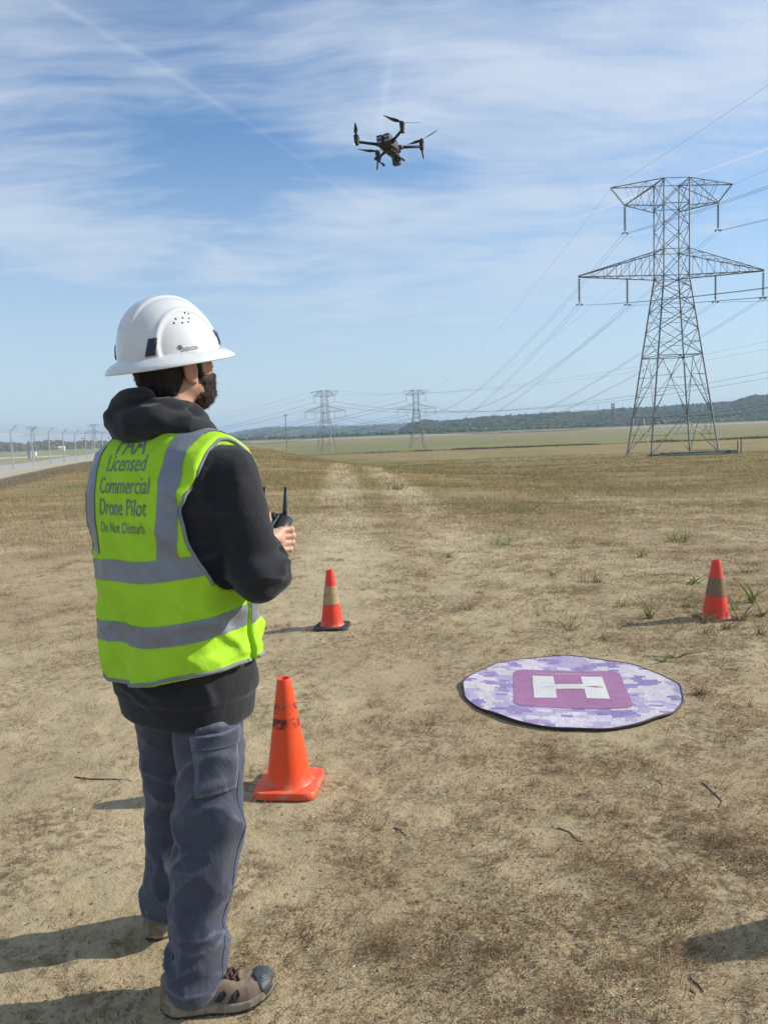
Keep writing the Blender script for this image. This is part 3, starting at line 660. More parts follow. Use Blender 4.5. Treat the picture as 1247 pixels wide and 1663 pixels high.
# utility pole, far mast, far small pylon
def at(u, v, y):
    a = (u-623.5)/1250; b = (831.5-v)/1250; p, q = R(6.05), R(2.2)
    a2 = a*math.cos(q)+b*math.sin(q); b2 = -a*math.sin(q)+b*math.cos(q)
    d = Vector((a2, math.cos(p)+b2*math.sin(p), -math.sin(p)+b2*math.cos(p))); return Vector((0, 0, 1.53))+d*(y/d.y)
p = at(466, 724, 270); zb = gz(p.x, p.y)
up_ = empty('utility_pole', (p.x, p.y, zb)); tag(up_, 'slim pale utility pole standing alone left of the pylons', 'utility pole')
M_pole = simple('weathered_pole', (0.30, 0.27, 0.24), 0.8, 0, 0.15, 1)
topz = at(463, 672, 270).z-zb
m = MB(); m.tube([(0, 0, -1), (0, 0, topz)], [0.22, 0.14], 8); m.build('pole', M_pole, up_)
m = MB(); m.box((0, 0, topz-0.6), (1.3, 0.14, 0.14)); m.tube([(-0.5, 0, topz-0.5), (-0.5, 0, topz-0.2)], 0.07, 6); m.tube([(0.5, 0, topz-0.5), (0.5, 0, topz-0.2)], 0.07, 6); m.build('crosspiece', M_pole, up_)
p = at(970, 676, 2300); m = MB(); tz = at(969, 656, 2300).z
m.tube([(p.x, p.y, 20), (p.x, p.y, tz)], [1.0, 0.7], 6)
o = m.build('radio_mast', M_steel); tag(o, 'hair thin radio mast on the far wooded ridge', 'mast')
def far_pylon(px_, y_, top_v, base_v, wpx, label):
    root = empty('far_pylon', tuple(at(px_, base_v, y_))); tag(root, label, 'pylon'); h_ = (at(px_, top_v, y_).z-root.location.z); k = y_/1250
    for s in (-1, 1):
        for q in (-1, 1): m = MB(); m.tube([(s*wpx*k/2, q*wpx*k/2, 0), (s*wpx*k*0.36, q*wpx*k*0.36, h_)], 0.30, 4); m.build('leg', M_steel, root)
    m = MB()
    for i in range(6):
        z0, z1 = h_*i/6, h_*(i+1)/6; a_ = wpx*k*0.45
        m.tube([(-a_, -a_, z0), (a_, -a_, z1)], 0.14, 4); m.tube([(a_, -a_, z0), (-a_, -a_, z1)], 0.14, 4)
    m.build('bracing', M_steel, root)
    for q in (0.99, 0.80): m = MB(); m.box((0, 0, h_*q), (wpx*k*1.5, 0.5, 0.5)); m.build('crossarm', M_steel, root)
far_pylon(995, 760, 655, 689, 4.4, 'tiny boxy pylon in front of the far hills, left of the nearest pylon')

# ================================================================ FENCE
M_fence = simple('fence_steel', (0.42, 0.44, 0.45), 0.45, 0.5, 0.1, 2)
def build_fence():
    fr = empty('chain_link_fence', (-19.0, 35.0, 0.0)); tag(fr, 'chain link airfield fence with slanted barbed wire arms along a pale road', 'fence')
    d = Vector((-0.202, 0.979, 0)); n_ = Vector((0.979, 0.202, 0)); n_posts = 36; step = 4.85; s0 = -3
    P = []
    for i in range(n_posts):
        w_ = Vector((-19.0, 35.0, 0))+d*(step*(i+s0)-1.0); w_.z = gz(w_.x, w_.y); P.append(w_)
    o0 = fr.location
    for i, p in enumerate(P):
        m = MB(); q = p-o0; m.tube([q-Vector((0, 0, 0.2)), q+Vector((0, 0, 2.13))], 0.045, 8)
        po = m.build('post', M_fence, fr)
        m = MB(); e = q+Vector((0, 0, 2.13)); m.tube([e, e+n_*0.36+Vector((0, 0, 0.36))], 0.024, 6); m.build('barbed_arm', M_fence, po)
    m = MB(); m.tube([p-o0+Vector((0, 0, 2.10)) for p in P], 0.025, 6); m.build('top_rail', M_fence, fr)
    m = MB()
    for k in (0.3, 0.62, 0.95):
        m.tube([p-o0+Vector((0, 0, 2.13+0.32*k))+n_*0.30*k for p in P], 0.008, 4)
    m.build('barbed_wire', M_fence, fr)
    mm, t, b = new_mat('chain_link_mesh'); x, y, z = t.xyz(t.obj()); L = t.m('ADD', t.m('MULTIPLY', x, -0.202), t.m('MULTIPLY', y, 0.979))
    a = t.m('FRACT', t.m('MULTIPLY', t.m('ADD', L, z), 14.0)); c = t.m('FRACT', t.m('MULTIPLY', t.m('SUBTRACT', L, z), 14.0))
    f = t.m('MAXIMUM', t.m('LESS_THAN', a, 0.11), t.m('LESS_THAN', c, 0.11))
    b.inputs['Base Color'].default_value = (0.5, 0.52, 0.53, 1); b.inputs['Metallic'].default_value = 0.4; b.inputs['Roughness'].default_value = 0.5
    t.l.new(f, b.inputs['Alpha'])
    vs = []; fs = []
    for p in P: vs += [p-o0+n_*0.06+Vector((0, 0, 0.02)), p-o0+n_*0.06+Vector((0, 0, 2.1))]
    for i in range(len(P)-1): fs.append((2*i, 2*i+2, 2*i+3, 2*i+1))
    m = MB(); m.add(vs, fs); m.build('wire_mesh', mm, fr)
build_fence()
M_white = simple('white_paint', (0.78, 0.78, 0.76), 0.5, 0, 0.04)
M_dark = simple('dark_paint', (0.05, 0.05, 0.055), 0.5, 0, 0.05)
# small airfield things
p = at(56, 744, 78); c = empty('airfield_sign', (p.x, p.y, gz(p.x, p.y))); tag(c, 'small white box sign beside the taxiway behind the fence', 'sign')
m = MB(); m.box((0, 0, 0.42), (0.5, 0.3, 0.42), bev=0.03); m.build('sign_box', M_white, c)
m = MB(); m.box((-0.15, 0, 0.1), (0.05, 0.05, 0.3)); m.box((0.15, 0, 0.1), (0.05, 0.05, 0.3)); m.build('leg', M_dark, c)
p = at(49, 744, 76); m = MB(); m.box((0, 0, 0.3), (0.28, 0.28, 0.75), bev=0.03); m.box((0, 0, 0.72), (0.34, 0.34, 0.08)); o = m.build('utility_box', simple('grey_box', (0.25, 0.28, 0.32), 0.6)); o.location = (p.x, p.y, gz(p.x, p.y)); tag(o, 'grey utility box left of the white box sign', 'utility box')
p = at(101, 730, 330); k = 330/1250
c = empty('airfield_hut', (p.x, p.y, gz(p.x, p.y))); tag(c, 'small cream hut far off on the airfield', 'hut')
m = MB(); m.box((0, 0, 0.7), (2.2, 2, 1.4)); m.build('wall', simple('cream_wall', (0.55, 0.53, 0.36), 0.8), c)
m = MB(); m.add([(-1.3, -1.2, 1.4), (1.3, -1.2, 1.4), (1.3, 1.2, 1.4), (-1.3, 1.2, 1.4), (-1.3, 0, 1.9), (1.3, 0, 1.9)], [(0, 1, 5, 4), (2, 3, 4, 5), (0, 4, 3), (1, 2, 5), (0, 3, 2, 1)]); m.build('roof', M_white, c)
p = at(135, 722, 950); c = empty('radar_tower', (p.x, p.y, -8.1)); tag(c, 'white tower head with a dark antenna rising over the tree line', 'tower'); hz = at(135, 718, 950).z+8.1
m = MB(); m.tube([(0, 0, 0), (0, 0, hz)], 0.8, 8); m.build('shaft', M_white, c)
m = MB(); m.lathe([(1.5, hz-0.6), (2.4, hz+0.2), (2.4, hz+1.4), (1.8, hz+2.0)], 16); m.build('cabin', M_white, c)
m = MB(); m.tube([(0, 0, hz+2), (0, 0, hz+4.2)], 0.3, 6); m.box((0, 0, hz+4.6), (3.4, 0.4, 0.9)); m.build('antenna', M_dark, c)
# white panel fence on the levee rim, left of the utility pole
for i, (u_, lab) in enumerate(((398, 'left white panel of the low barrier on the levee rim'), (407, 'right white panel of the low barrier on the levee rim'))):
    p = at(u_, 726, 125); c = empty('white_barrier', (p.x, p.y, gz(p.x, p.y))); tag(c, lab, 'barrier', 'white barrier panels on the levee')
    m = MB(); m.box((0, 0, 0.45), (0.85, 0.06, 0.42), bev=0.01); m.build('panel', M_white, c)
    m = MB(); m.box((-0.36, 0, 0.15), (0.06, 0.06, 0.5)); m.build('post', M_white, c); m = MB(); m.box((0.36, 0, 0.15), (0.06, 0.06, 0.5)); m.build('post', M_white, c)

# ================================================================ HAZE
def build_haze():
    m = bpy.data.materials.new('haze_air'); m.use_nodes = True; t = T(m.node_tree)
    for n_ in list(t.n): t.n.remove(n_)
    v = t.node('ShaderNodeVolumePrincipled'); v.inputs['Color'].default_value = (0.62, 0.81, 1.0, 1); v.inputs['Density'].default_value = HAZE_D; v.inputs['Anisotropy'].default_value = 0.1
    o = t.node('ShaderNodeOutputMaterial'); t.l.new(v.outputs[0], o.inputs['Volume'])
    b = MB(); b.box((0, 5900, 45), (19000, 18400, 140)); h = b.build('haze', m); tag(h, 'thin pale haze lying over the plain', None, None, 'stuff')
HAZE_D = 1.35e-4
build_haze()
# ================================================================ TRAFFIC CONES
def text_mesh(s, bold=0.0, res=3):
    cu = bpy.data.curves.new('t', 'FONT'); cu.body = s; cu.align_x = 'CENTER'; cu.resolution_u = res; cu.fill_mode = 'FRONT'; cu.offset = bold
    o = bpy.data.objects.new('t', cu); C.objects.link(o); dg = bpy.context.evaluated_depsgraph_get(); me = bpy.data.meshes.new_from_object(o.evaluated_get(dg))
    bpy.data.objects.remove(o); bm = bmesh.new(); bm.from_mesh(me); bmesh.ops.remove_doubles(bm, verts=bm.verts[:], dist=1e-5)
    for _ in range(3):
        L = [e for e in bm.edges if e.calc_length() > 0.22]
        if L: bmesh.ops.subdivide_edges(bm, edges=L, cuts=1)
    bmesh.ops.triangulate(bm, faces=bm.faces[:]); bm.verts.ensure_lookup_table()
    v = np.array([q.co[:2] for q in bm.verts]); f = [tuple(q.index for q in g.verts) for g in bm.faces]; bm.free()
    mn, mx = v.min(0), v.max(0); v = (v-[(mn[0]+mx[0])/2, 0])/[(mx[0]-mn[0]), 0.7]      # unit width, cap height about 1
    return v, f
def cone_mat(name, col, rough, scuffs):
    m, t, b = new_mat(name); o = t.obj(); x, y, z = t.xyz(o)
    n = t.noise(o, 9, 5, 0.65); c = t.mix(t.ss(n, 0.45, 0.75), col, tuple(q*0.66+0.035 for q in col))
    dust = t.m('MULTIPLY', t.ss(z, 0.02, 0.08, 1.0, 0.15), t.ss(t.noise(o, 24, 4, 0.7), 0.42, 0.7))
    c = t.mix(t.m('MULTIPLY', dust, 0.55), c, (0.46, 0.30, 0.20))
    for z0, z1, th in scuffs:
        band = t.m('MULTIPLY', t.ss(z, z0-0.012, z0), t.ss(z, z1, z1+0.012, 1.0, 0.0))
        k = t.m('MULTIPLY', band, t.ss(t.noise(t.map(o, (1, 1, 1.3)), 17, 5, 0.72, 0.6), th, th+0.16))
        c = t.mix(t.m('MULTIPLY', k, 0.9), c, (0.03, 0.022, 0.022))
    t.l.new(c, b.inputs['Base Color']); b.inputs['Roughness'].default_value = rough; b.inputs['Specular IOR Level'].default_value = 0.35
    t.l.new(t.bump(t.noise(o, 70, 3, 0.6), 0.15, 0.002), b.inputs['Normal']); b.inputs['Subsurface Weight'].default_value = 0.0
    return m
M_c1 = cone_mat('orange_cone_vinyl', (0.90, 0.085, 0.018), 0.42, [(0.285, 0.315, 0.40), (0.345, 0.375, 0.43)])
M_c2 = cone_mat('red_orange_cone_vinyl', (0.80, 0.055, 0.028), 0.5, [(0.05, 0.07, 0.62)])
M_rub = simple('black_rubber', (0.035, 0.035, 0.036), 0.8, 0, 0.2, 20, 0.3, 90, 0.002)
M_bandA = cone_mat('worn_reflective_band', (0.42, 0.295, 0.155), 0.6, [(0.265, 0.285, 0.50)])
M_bandB = cone_mat('dirty_reflective_band', (0.235, 0.140, 0.075), 0.6, [])
def square_ring(r_in, side, z, n=64, rad=0.2):
    out = []
    for k in range(n):
        a = 2*math.pi*k/n; c, s = math.cos(a), math.sin(a); e = 7.0
        q = (abs(c)**e+abs(s)**e)**(-1/e); out.append((c*q*side/2, s*q*side/2, z))
    return out
def make_cone(loc, rz, H, rb, rt, side, bh, body_mat, base_mat, band, label, tilt=0.0):
    root = empty('traffic_cone', loc, (tilt, 0, rz)); tag(root, label, 'traffic cone', 'traffic cones round the landing pad')
    n = 64; prof = []
    zb = bh
    for q in range(15):
        s = q/14; prof.append((rb+(rt-rb)*s, zb+(H-zb)*s))
    prof = [(rb+0.010, zb-0.001), (rb+0.004, zb+0.005)]+prof[1:]
    prof += [(rt-0.002, H+0.004), (rt-0.006, H+0.004), (rt-0.008, H-0.003), (rt-0.009, H-0.12)]
    m = MB(); m.lathe(prof, n, close=True); m.build('cone_body', body_mat, root, auto=50)
    b = MB(); rings = [square_ring(0, side*1.0, 0.0), square_ring(0, side*1.01, bh*0.35), square_ring(0, side*0.995, bh*0.8), square_ring(0, side*0.965, bh), [((rb+0.007)*math.cos(2*math.pi*k/n), (rb+0.007)*math.sin(2*math.pi*k/n), bh+0.001) for k in range(n)]]
    vs = [v for r in rings for v in r]; fs = []
    for i in range(len(rings)-1):
        for k in range(n): fs.append((i*n+k, i*n+(k+1) % n, (i+1)*n+(k+1) % n, (i+1)*n+k))
    fs.append(tuple(range(n))[::-1]); b.add(vs, fs); b.build('base', base_mat, root, auto=35)
    if band:
        z0, z1, bm_ = band; R0 = lambda z: rb+(rt-rb)*(z-zb)/(H-zb)
        m = MB(); m.lathe([(R0(z0)-0.001, z0), (R0(z0)+0.0025, z0+0.001), (R0(z1)+0.0025, z1-0.001), (R0(z1)-0.001, z1)], n, close=True)
        m.build('reflective_band', bm_, root, auto=40)
    return root
make_cone((-0.458, 3.225, gz(-0.458, 3.225)-0.002), R(-6), 0.482, 0.098, 0.030, 0.272, 0.028, M_c1, M_c1, None, 'all orange cone with black scuffs, closest to the camera beside the worker')
make_cone((-0.438, 5.905, gz(-0.438, 5.9)-0.002), R(-8), 0.455, 0.088, 0.028, 0.262, 0.024, M_c2, M_rub, (0.195, 0.335, M_bandA), 'orange cone with pale tan band and smudge on black base, behind the worker arm')
make_cone((2.50, 5.76, gz(2.5, 5.76)-0.012), R(9), 0.455, 0.098, 0.030, 0.262, 0.020, M_c2, M_rub, (0.190, 0.330, M_bandB), 'orange cone with dirty brown band among weeds, farthest right', R(0.5))
make_cone((2.0, 2.27, gz(2.0, 2.27)-0.002), R(4), 0.70, 0.165, 0.055, 0.36, 0.03, M_c2, M_rub, (0.32, 0.50, M_bandA), 'tall stand-in cone added just out of view to cast the shadow across the right edge')  # unseen cone, added to cast the right edge shadow; real caster unknown

# ================================================================ LANDING PAD
def pad_z(x, y):
    r = np.hypot(x, y)/0.61; a = np.arctan2(y, x)
    return 0.014+0.005*np.sin(3.1*x/0.3+1)*np.cos(2.3*y/0.3)+(r**4)*(0.004+0.0035*np.sin(5*a+0.6)+0.003*np.sin(8*a+2))
def build_pad():
    cx, cy = 1.03, 4.31; root = empty('landing_pad', (cx, cy, gz(cx, cy)-0.001), (0, 0, R(-9.5)))
    tag(root, 'round wavy purple camouflage drone landing pad with a white H', 'landing pad')
    m, t, b = new_mat('camouflage_nylon'); o = t.obj(); x, y, z = t.xyz(o)
    def cell(sx, sy, f, seed):
        row = t.m('FLOOR', t.m('MULTIPLY', y, sy)); sh = t.m('MULTIPLY', t.m('FRACT', t.m('MULTIPLY', row, 0.37)), 0.6)
        c = t.comb(t.m('DIVIDE', t.m('FLOOR', t.m('ADD', t.m('MULTIPLY', x, sx), sh)), sx), t.m('DIVIDE', row, sy), seed)
        return t.noise(c, f, 3, 0.6)
    a = cell(12, 23, 5.2, 0.3); b2 = cell(15, 29, 6.2, 4.2); c3 = cell(10, 22, 5.0, 9.1)
    wht, lav, pur = (0.54, 0.50, 0.52), (0.37, 0.315, 0.47), (0.235, 0.170, 0.37)
    col = t.mix(t.ss(a, 0.485, 0.50), wht, lav); col = t.mix(t.ss(b2, 0.545, 0.555), col, pur); col = t.mix(t.ss(c3, 0.60, 0.61), col, (0.56, 0.52, 0.60))
    soft = t.noise(o, 9, 4, 0.6); col = t.mix(t.m('MULTIPLY', t.ss(soft, 0.4, 0.7), 0.3), col, (0.45, 0.40, 0.45))
    col = t.mix(t.m('MULTIPLY', t.ss(t.noise(o, 30, 5, 0.75), 0.55, 0.72), 0.45), col, (0.36, 0.29, 0.19)); t.l.new(col, b.inputs['Base Color']); b.inputs['Roughness'].default_value = 0.6; t.l.new(t.bump(t.noise(o, 14, 4, 0.6), 0.7, 0.02), b.inputs['Normal'])
    nr, na = 40, 160; rr = np.linspace(0.0, 1, nr)[1:]; aa = np.linspace(0, 2*np.pi, na, endpoint=False)
    edge = 0.610+0.003*np.sin(4*aa+1)+0.003*np.sin(9*aa)+0.003*np.sin(17*aa)
    Rr, Aa = np.meshgrid(rr, aa, indexing='ij'); X = Rr*edge[None]*np.cos(Aa); Y = Rr*edge[None]*np.sin(Aa); Z = pad_z(X, Y)
    v = np.concatenate([[[0, 0, pad_z(0, 0)]], np.stack([X, Y, Z], -1).reshape(-1, 3)]); f = []
    for k in range(na): f.append((0, 1+k, 1+(k+1) % na, 1+(k+1) % na))
    F = [(0, 1+k, 1+(k+1) % na) for k in range(na)]
    for i in range(nr-2):
        for k in range(na): F.append((1+i*na+k, 1+(i+1)*na+k, 1+(i+1)*na+(k+1) % na, 1+i*na+(k+1) % na))
    mb = MB(); mb.add([tuple(q) for q in v], F); mb.build('pad_fabric', m, root, True)
    # dark underside and piping round the rim
    mb = MB(); rim = [(edge[k]*math.cos(aa[k]), edge[k]*math.sin(aa[k]), float(pad_z(edge[k]*math.cos(aa[k]), edge[k]*math.sin(aa[k])))-0.002) for k in range(na)]
    rim.append(rim[0]); mb.tube(rim, 0.0055, 8, False); mb.build('rim_piping', simple('dark_purple_piping', (0.045, 0.03, 0.05), 0.7), root, True)
    # square panel
    mv = simple('mauve_nylon', (0.335, 0.150, 0.285), 0.65, 0, 0.07, 12, 0.3, 18, 0.008)
    wh = simple('white_print', (0.60, 0.59, 0.56), 0.7, 0, 0.04, 20)
    def grid(x0, x1, y0, y1, nx, ny, zo, rnd=0.0):
        vs = []; fs = []
        for j in range(ny+1):
            for i in range(nx+1):
                px_, py_ = x0+(x1-x0)*i/nx, y0+(y1-y0)*j/ny
                if rnd:
                    ex, ey = max(abs(px_)-(x1-rnd), 0), max(abs(py_)-(y1-rnd), 0); q = math.hypot(ex, ey)
                    if q > rnd: px_ = math.copysign((x1-rnd)+ex*rnd/q, px_); py_ = math.copysign((y1-rnd)+ey*rnd/q, py_)
                vs.append((px_, py_, float(pad_z(px_, py_))+zo))
        for j in range(ny):
            for i in range(nx): k = j*(nx+1)+i; fs.append((k, k+1, k+nx+2, k+nx+1))
        return vs, fs
    mb = MB(); mb.add(*grid(-0.318, 0.318, -0.318, 0.318, 56, 56, 0.0018, 0.07)); mb.build('centre_panel', mv, root, True)
    mb = MB(); zH = 0.0034
    for r_ in ((-0.205, -0.080, -0.175, 0.205), (0.080, 0.205, -0.175, 0.205), (-0.080, 0.080, -0.028, 0.052)): mb.add(*grid(*r_, 16, 16, zH))
    mb.build('letter_h', wh, root, True)
    tv, tf = text_mesh('UAS LANDING PAD', 0.01)
    mb = MB(); mb.add([(q[0]*0.36, 0.238+q[1]*0.028, float(pad_z(q[0]*0.36, 0.238+q[1]*0.028))+0.0032) for q in tv], tf); mb.build('lettering', simple('pale_pink_print', (0.62, 0.46, 0.58), 0.7), root)
    # faint unreadable line along the cross bar and a small dark emblem
    mb = MB(); r_ = random.Random(4)
    for k in range(20):
        if k in (1, 8, 16): continue
        x_ = -0.188+k*0.0165; w_ = 0.006+0.003*r_.random(); h_ = 0.008+0.005*r_.random()
        mb.add([(x_, 0.008, float(pad_z(x_, 0))+0.0046), (x_+w_, 0.008, float(pad_z(x_, 0))+0.0046), (x_+w_*0.8, 0.008+h_, float(pad_z(x_, 0))+0.0046), (x_+w_*0.2, 0.008+h_, float(pad_z(x_, 0))+0.0046)], [(0, 1, 2, 3)])
    mb.build('faint_print', simple('grey_print', (0.43, 0.44, 0.43), 0.7), root)
    mb = MB()
    for k in range(9):
        x_ = 0.105+k*0.0095; h_ = 0.006+0.012*math.exp(-((k-4)/2.2)**2); zc = float(pad_z(x_, 0.01))+0.0047
        mb.add([(x_, 0.012-h_/2, zc), (x_+0.0075, 0.012-h_/2, zc), (x_+0.0075, 0.012+h_/2, zc), (x_, 0.012+h_/2, zc)], [(0, 1, 2, 3)])
    mb.build('emblem', simple('maroon_print', (0.10, 0.035, 0.06), 0.7), root)
build_pad()

# ================================================================ DRONE
M_dr = simple('dark_drone_plastic', (0.020, 0.022, 0.026), 0.6, 0, 0.1, 20)
M_drg = simple('grey_drone_shell', (0.05, 0.053, 0.057), 0.5, 0, 0.1, 20)
M_lab = simple('pale_label', (0.25, 0.26, 0.28), 0.6, 0, 0.1, 60)
M_lens = simple('lens_glass', (0.02, 0.02, 0.025), 0.1)
def emis(name, col, st):
    m, t, b = new_mat(name); b.inputs['Emission Color'].default_value = (*col, 1); b.inputs['Emission Strength'].default_value = st; b.inputs['Base Color'].default_value = (*col, 1); return m
def build_drone():
    p = at(633, 238, 10.4); root = empty('quadcopter_drone', tuple(p)); tag(root, 'dark quadcopter drone hovering in the sky above the landing pad', 'drone')
    root.scale = (0.95,)*3; root.rotation_euler = (Matrix.Rotation(R(-2), 4, 'X') @ Matrix.Rotation(R(-2), 4, 'Y') @ Matrix.Rotation(R(-25), 4, 'Z')).to_euler()
    m = MB(); m.box((0, 0.0, 0.0), (0.19, 0.36, 0.11), bev=0.03); m.box((0, 0.12, 0.02), (0.15, 0.20, 0.10), bev=0.03); m.box((0, 0.02, -0.06), (0.13, 0.22, 0.05), bev=0.015)
    body = m.build('fuselage', M_dr, root, auto=40)
    m = MB(); m.box((0, 0.02, 0.062), (0.13, 0.24, 0.02), bev=0.008); m.box((0.0, 0.10, -0.088), (0.10, 0.12, 0.012), bev=0.004); m.build('top_shell', M_drg, body, auto=40)
    for k in (0, 1):
        m = MB(); m.box((-0.050+0.100*k, -0.165, 0.025), (0.090, 0.12, 0.13), bev=0.012); bt = m.build('battery', M_dr, root, auto=40)
        m = MB(); m.box((-0.052+0.104*k, -0.2268, 0.050), (0.062, 0.003, 0.026)); m.box((-0.052+0.104*k, -0.2268, 0.000), (0.062, 0.003, 0.026)); m.build('battery_label', M_lab, bt)
    mot = {'fl': (-0.335, 0.335), 'fr': (0.335, 0.335), 'rl': (-0.335, -0.335), 'rr': (0.335, -0.335)}
    pa_ = {'fl': 25, 'fr': 155, 'rl': 108, 'rr': 52}
    for k, (x, y) in mot.items():
        sx, sy = math.copysign(1, x), math.copysign(1, y)
        m = MB(); m.tube([(sx*0.07, sy*0.10, 0.005), (x, y, 0.03)], [0.021, 0.017], 10); m.tube([(sx*0.07, sy*0.10, 0.005), (sx*0.125, sy*0.15, 0.010)], [0.032, 0.028], 10); m.build('arm', M_dr, root, True)
        m = MB(); m.lathe([(0.018, -0.045), (0.030, -0.035), (0.033, 0.02), (0.033, 0.05), (0.036, 0.055), (0.036, 0.085), (0.016, 0.095), (0.010, 0.11)], 20, (x, y, 0.03)); mo = m.build('motor', M_dr, root, auto=40)
        m = MB(); m.lathe([(0.005, -0.008), (0.012, 0.0), (0.005, 0.008)], 10, (x+sx*0.028, y+sy*0.012, 0.0)); m.build('position_lamp', emis('lamp_glow', (0.5, 1.0, 0.75) if sx < 0 else (1.0, 0.35, 0.3), 1.5 if k == 'rl' else 0.4), mo)
        if sy > 0:
            m = MB(); m.tube([(x, y, 0.0), (x+sx*0.010, y-0.01, -0.07), (x+sx*0.020, y-0.02, -0.140)], [0.018, 0.013, 0.009], 8); m.build('landing_leg', M_dr, root, True)
        pr = MB(); a0 = R(pa_[k])
        for s in (0, 1):
            a = a0+math.pi*s+(0.12 if s else 0); d = Vector((math.cos(a), math.sin(a), 0)); n_ = Vector((-math.sin(a), math.cos(a), 0)); base = Vector((x, y, 0.125))
            vs = []; N = 12
            for i in range(N+1):
                q = i/N; L = 0.02+0.27*q; ch = 0.052*(0.45+1.3*q*(1-q)+0.35*math.sin(math.pi*min(q*1.6, 1)))*(1-q**6*0.7); tw = R(22*(1-q)+5); up_ = Vector((0, 0, 0.035*q*q))
                c = base+d*L+up_; e = (n_*math.cos(tw)+Vector((0, 0, math.sin(tw))))*ch/2
                th = Vector((0, 0, 0.0022*(1-q)+0.0008)); vs += [c-e+th*0.3, c+e+th*0.3, c+th*1.6, c-th]
            fs = []
            for i in range(N):
                b0, b1 = 4*i, 4*(i+1)
                for (u_, w_) in ((0, 2), (2, 1), (1, 3), (3, 0)): fs.append((b0+u_, b0+w_, b1+w_, b1+u_))
            fs.append((4*N, 4*N+2, 4*N+1, 4*N+3)); pr.add(vs, fs)
        pr.lathe([(0.022, 0.112), (0.024, 0.122), (0.016, 0.134), (0.004, 0.138)], 12, (x, y, 0)); pr.build('propeller', M_dr, root, True)
    for s in (-1, 1):
        m = MB(); m.tube([(s*0.075, -0.02, -0.05), (s*0.115, -0.04, -0.10), (s*0.15, -0.05, -0.180)], [0.014, 0.011, 0.010], 8); m.tube([(s*0.15, -0.17, -0.183), (s*0.15, 0.09, -0.183)], 0.010, 8)
        m.tube([(s*0.15, -0.19, -0.183), (s*0.15, -0.13, -0.183)], 0.016, 8); m.tube([(s*0.15, 0.05, -0.183), (s*0.15, 0.11, -0.183)], 0.016, 8); m.build('landing_skid', M_dr, root, True)
    m = MB(); m.tube([(0, 0.17, -0.045), (0, 0.19, -0.09)], 0.022, 10); m.tube([(-0.06, 0.19, -0.095), (0.06, 0.19, -0.095)], 0.012, 8); m.tube([(0.058, 0.19, -0.095), (0.062, 0.20, -0.14)], 0.010, 8); g = m.build('gimbal', M_dr, root, True)
    m = MB(); m.box((0, 0.205, -0.145), (0.105, 0.085, 0.085), bev=0.016); cm = m.build('camera', M_drg, g, auto=40)
    m = MB(); m.lathe([(0.022, 0), (0.024, 0.012), (0.018, 0.016), (0.004, 0.017)], 16, (0.022, 0.246, -0.145), Matrix.Rotation(R(-90), 3, 'X')); m.lathe([(0.014, 0), (0.014, 0.01), (0.003, 0.012)], 16, (-0.026, 0.246, -0.15), Matrix.Rotation(R(-90), 3, 'X')); m.build('lens', M_lens, cm)
    m = MB(); m.tube([(0.05, 0.10, 0.07), (0.05, 0.10, 0.095)], 0.022, 10); m.box((-0.03, 0.02, 0.085), (0.05, 0.05, 0.02), bev=0.005); m.build('sensor', M_dr, root, True)
build_drone()

# ================================================================ WEEDS, TWIGS, STALKS
G1 = (0.125, 0.185, 0.045); G2 = (0.20, 0.235, 0.075); G3 = (0.27, 0.26, 0.10); B1 = (0.16, 0.10, 0.055); B2 = (0.30, 0.21, 0.12)
def weed(px_, py_, h, n, cols, lean, label, seed, wd=(0.006, 0.012), name='weed', grp='small weeds on the bare soil', dmat=None, spread=0.03):
    p = at(px_, py_, 1.0); d = p-Vector((0, 0, 1.53)); t_ = -1.53/d.z; x, y = d.x*t_, d.y*t_
    for _ in range(8):
        z = gz(x, y); t_ = (z-1.53)/d.z; x, y = d.x*t_, d.y*t_
    n = int(n*1.6); r = np.random.default_rng(seed); az = r.uniform(0, 2*np.pi, n); rt = np.stack([r.normal(0, spread*0.4, n), r.normal(0, spread*0.4, n), np.full(n, -0.003)], 1)
    H = h*r.uniform(0.5, 1.15, n); W = r.uniform(*wd, n)*1.5; L = r.uniform(lean[0], lean[1], n); cc = np.array(cols); tint = cc[r.integers(0, len(cols), n)]*r.uniform(0.75, 1.25, n)[:, None]
    v, f, tt = blades(rt, H, W, L, az, tint, 5, 0.7)
    o = link(name, mesh_np(name, v, f, tt), dmat or M_green); o.location = (x, y, gz(x, y)); tag(o, label, name.replace('_', ' '), grp); return o
weed(1096, 1068, 0.20, 9, [G2, G3, B2], (0.5, 0.92), 'yellow green grass sprig right behind the landing pad rim', 1)
weed(1076, 1075, 0.12, 9, [G1, G2], (0.7, 0.97), 'low flat green weed touching the far right rim of the pad', 2)
weed(1143, 1012, 0.17, 12, [G1, G2, B2], (0.4, 0.9), 'green weed with pale blades in front of the right cone base', 3)
weed(1178, 1022, 0.16, 16, [B1, B2, G3], (0.2, 0.8), 'brown dried weed clump just right of the right cone base', 4, (0.003, 0.006))
weed(1205, 1008, 0.24, 14, [B1, G3, G2], (0.3, 0.9), 'tall mixed green and brown weed right of the brown banded cone', 5, (0.003, 0.008))
weed(1220, 978, 0.24, 8, [G1, G2], (0.2, 0.7), 'upright broad leafed green weed at the right edge behind the cone', 6, (0.010, 0.020))
weed(1238, 1000, 0.20, 10, [G1, G3, B2], (0.3, 0.9), 'green weed cut by the right edge of the photo', 7)
weed(1055, 1005, 0.26, 18, [B1, G3, G2], (0.2, 0.85), 'bushy dark weed left of the brown banded cone', 8, (0.003, 0.008))
weed(925, 1024, 0.20, 5, [G1, G2], (0.2, 0.6), 'lone upright green sprout above the landing pad', 9, (0.006, 0.010))
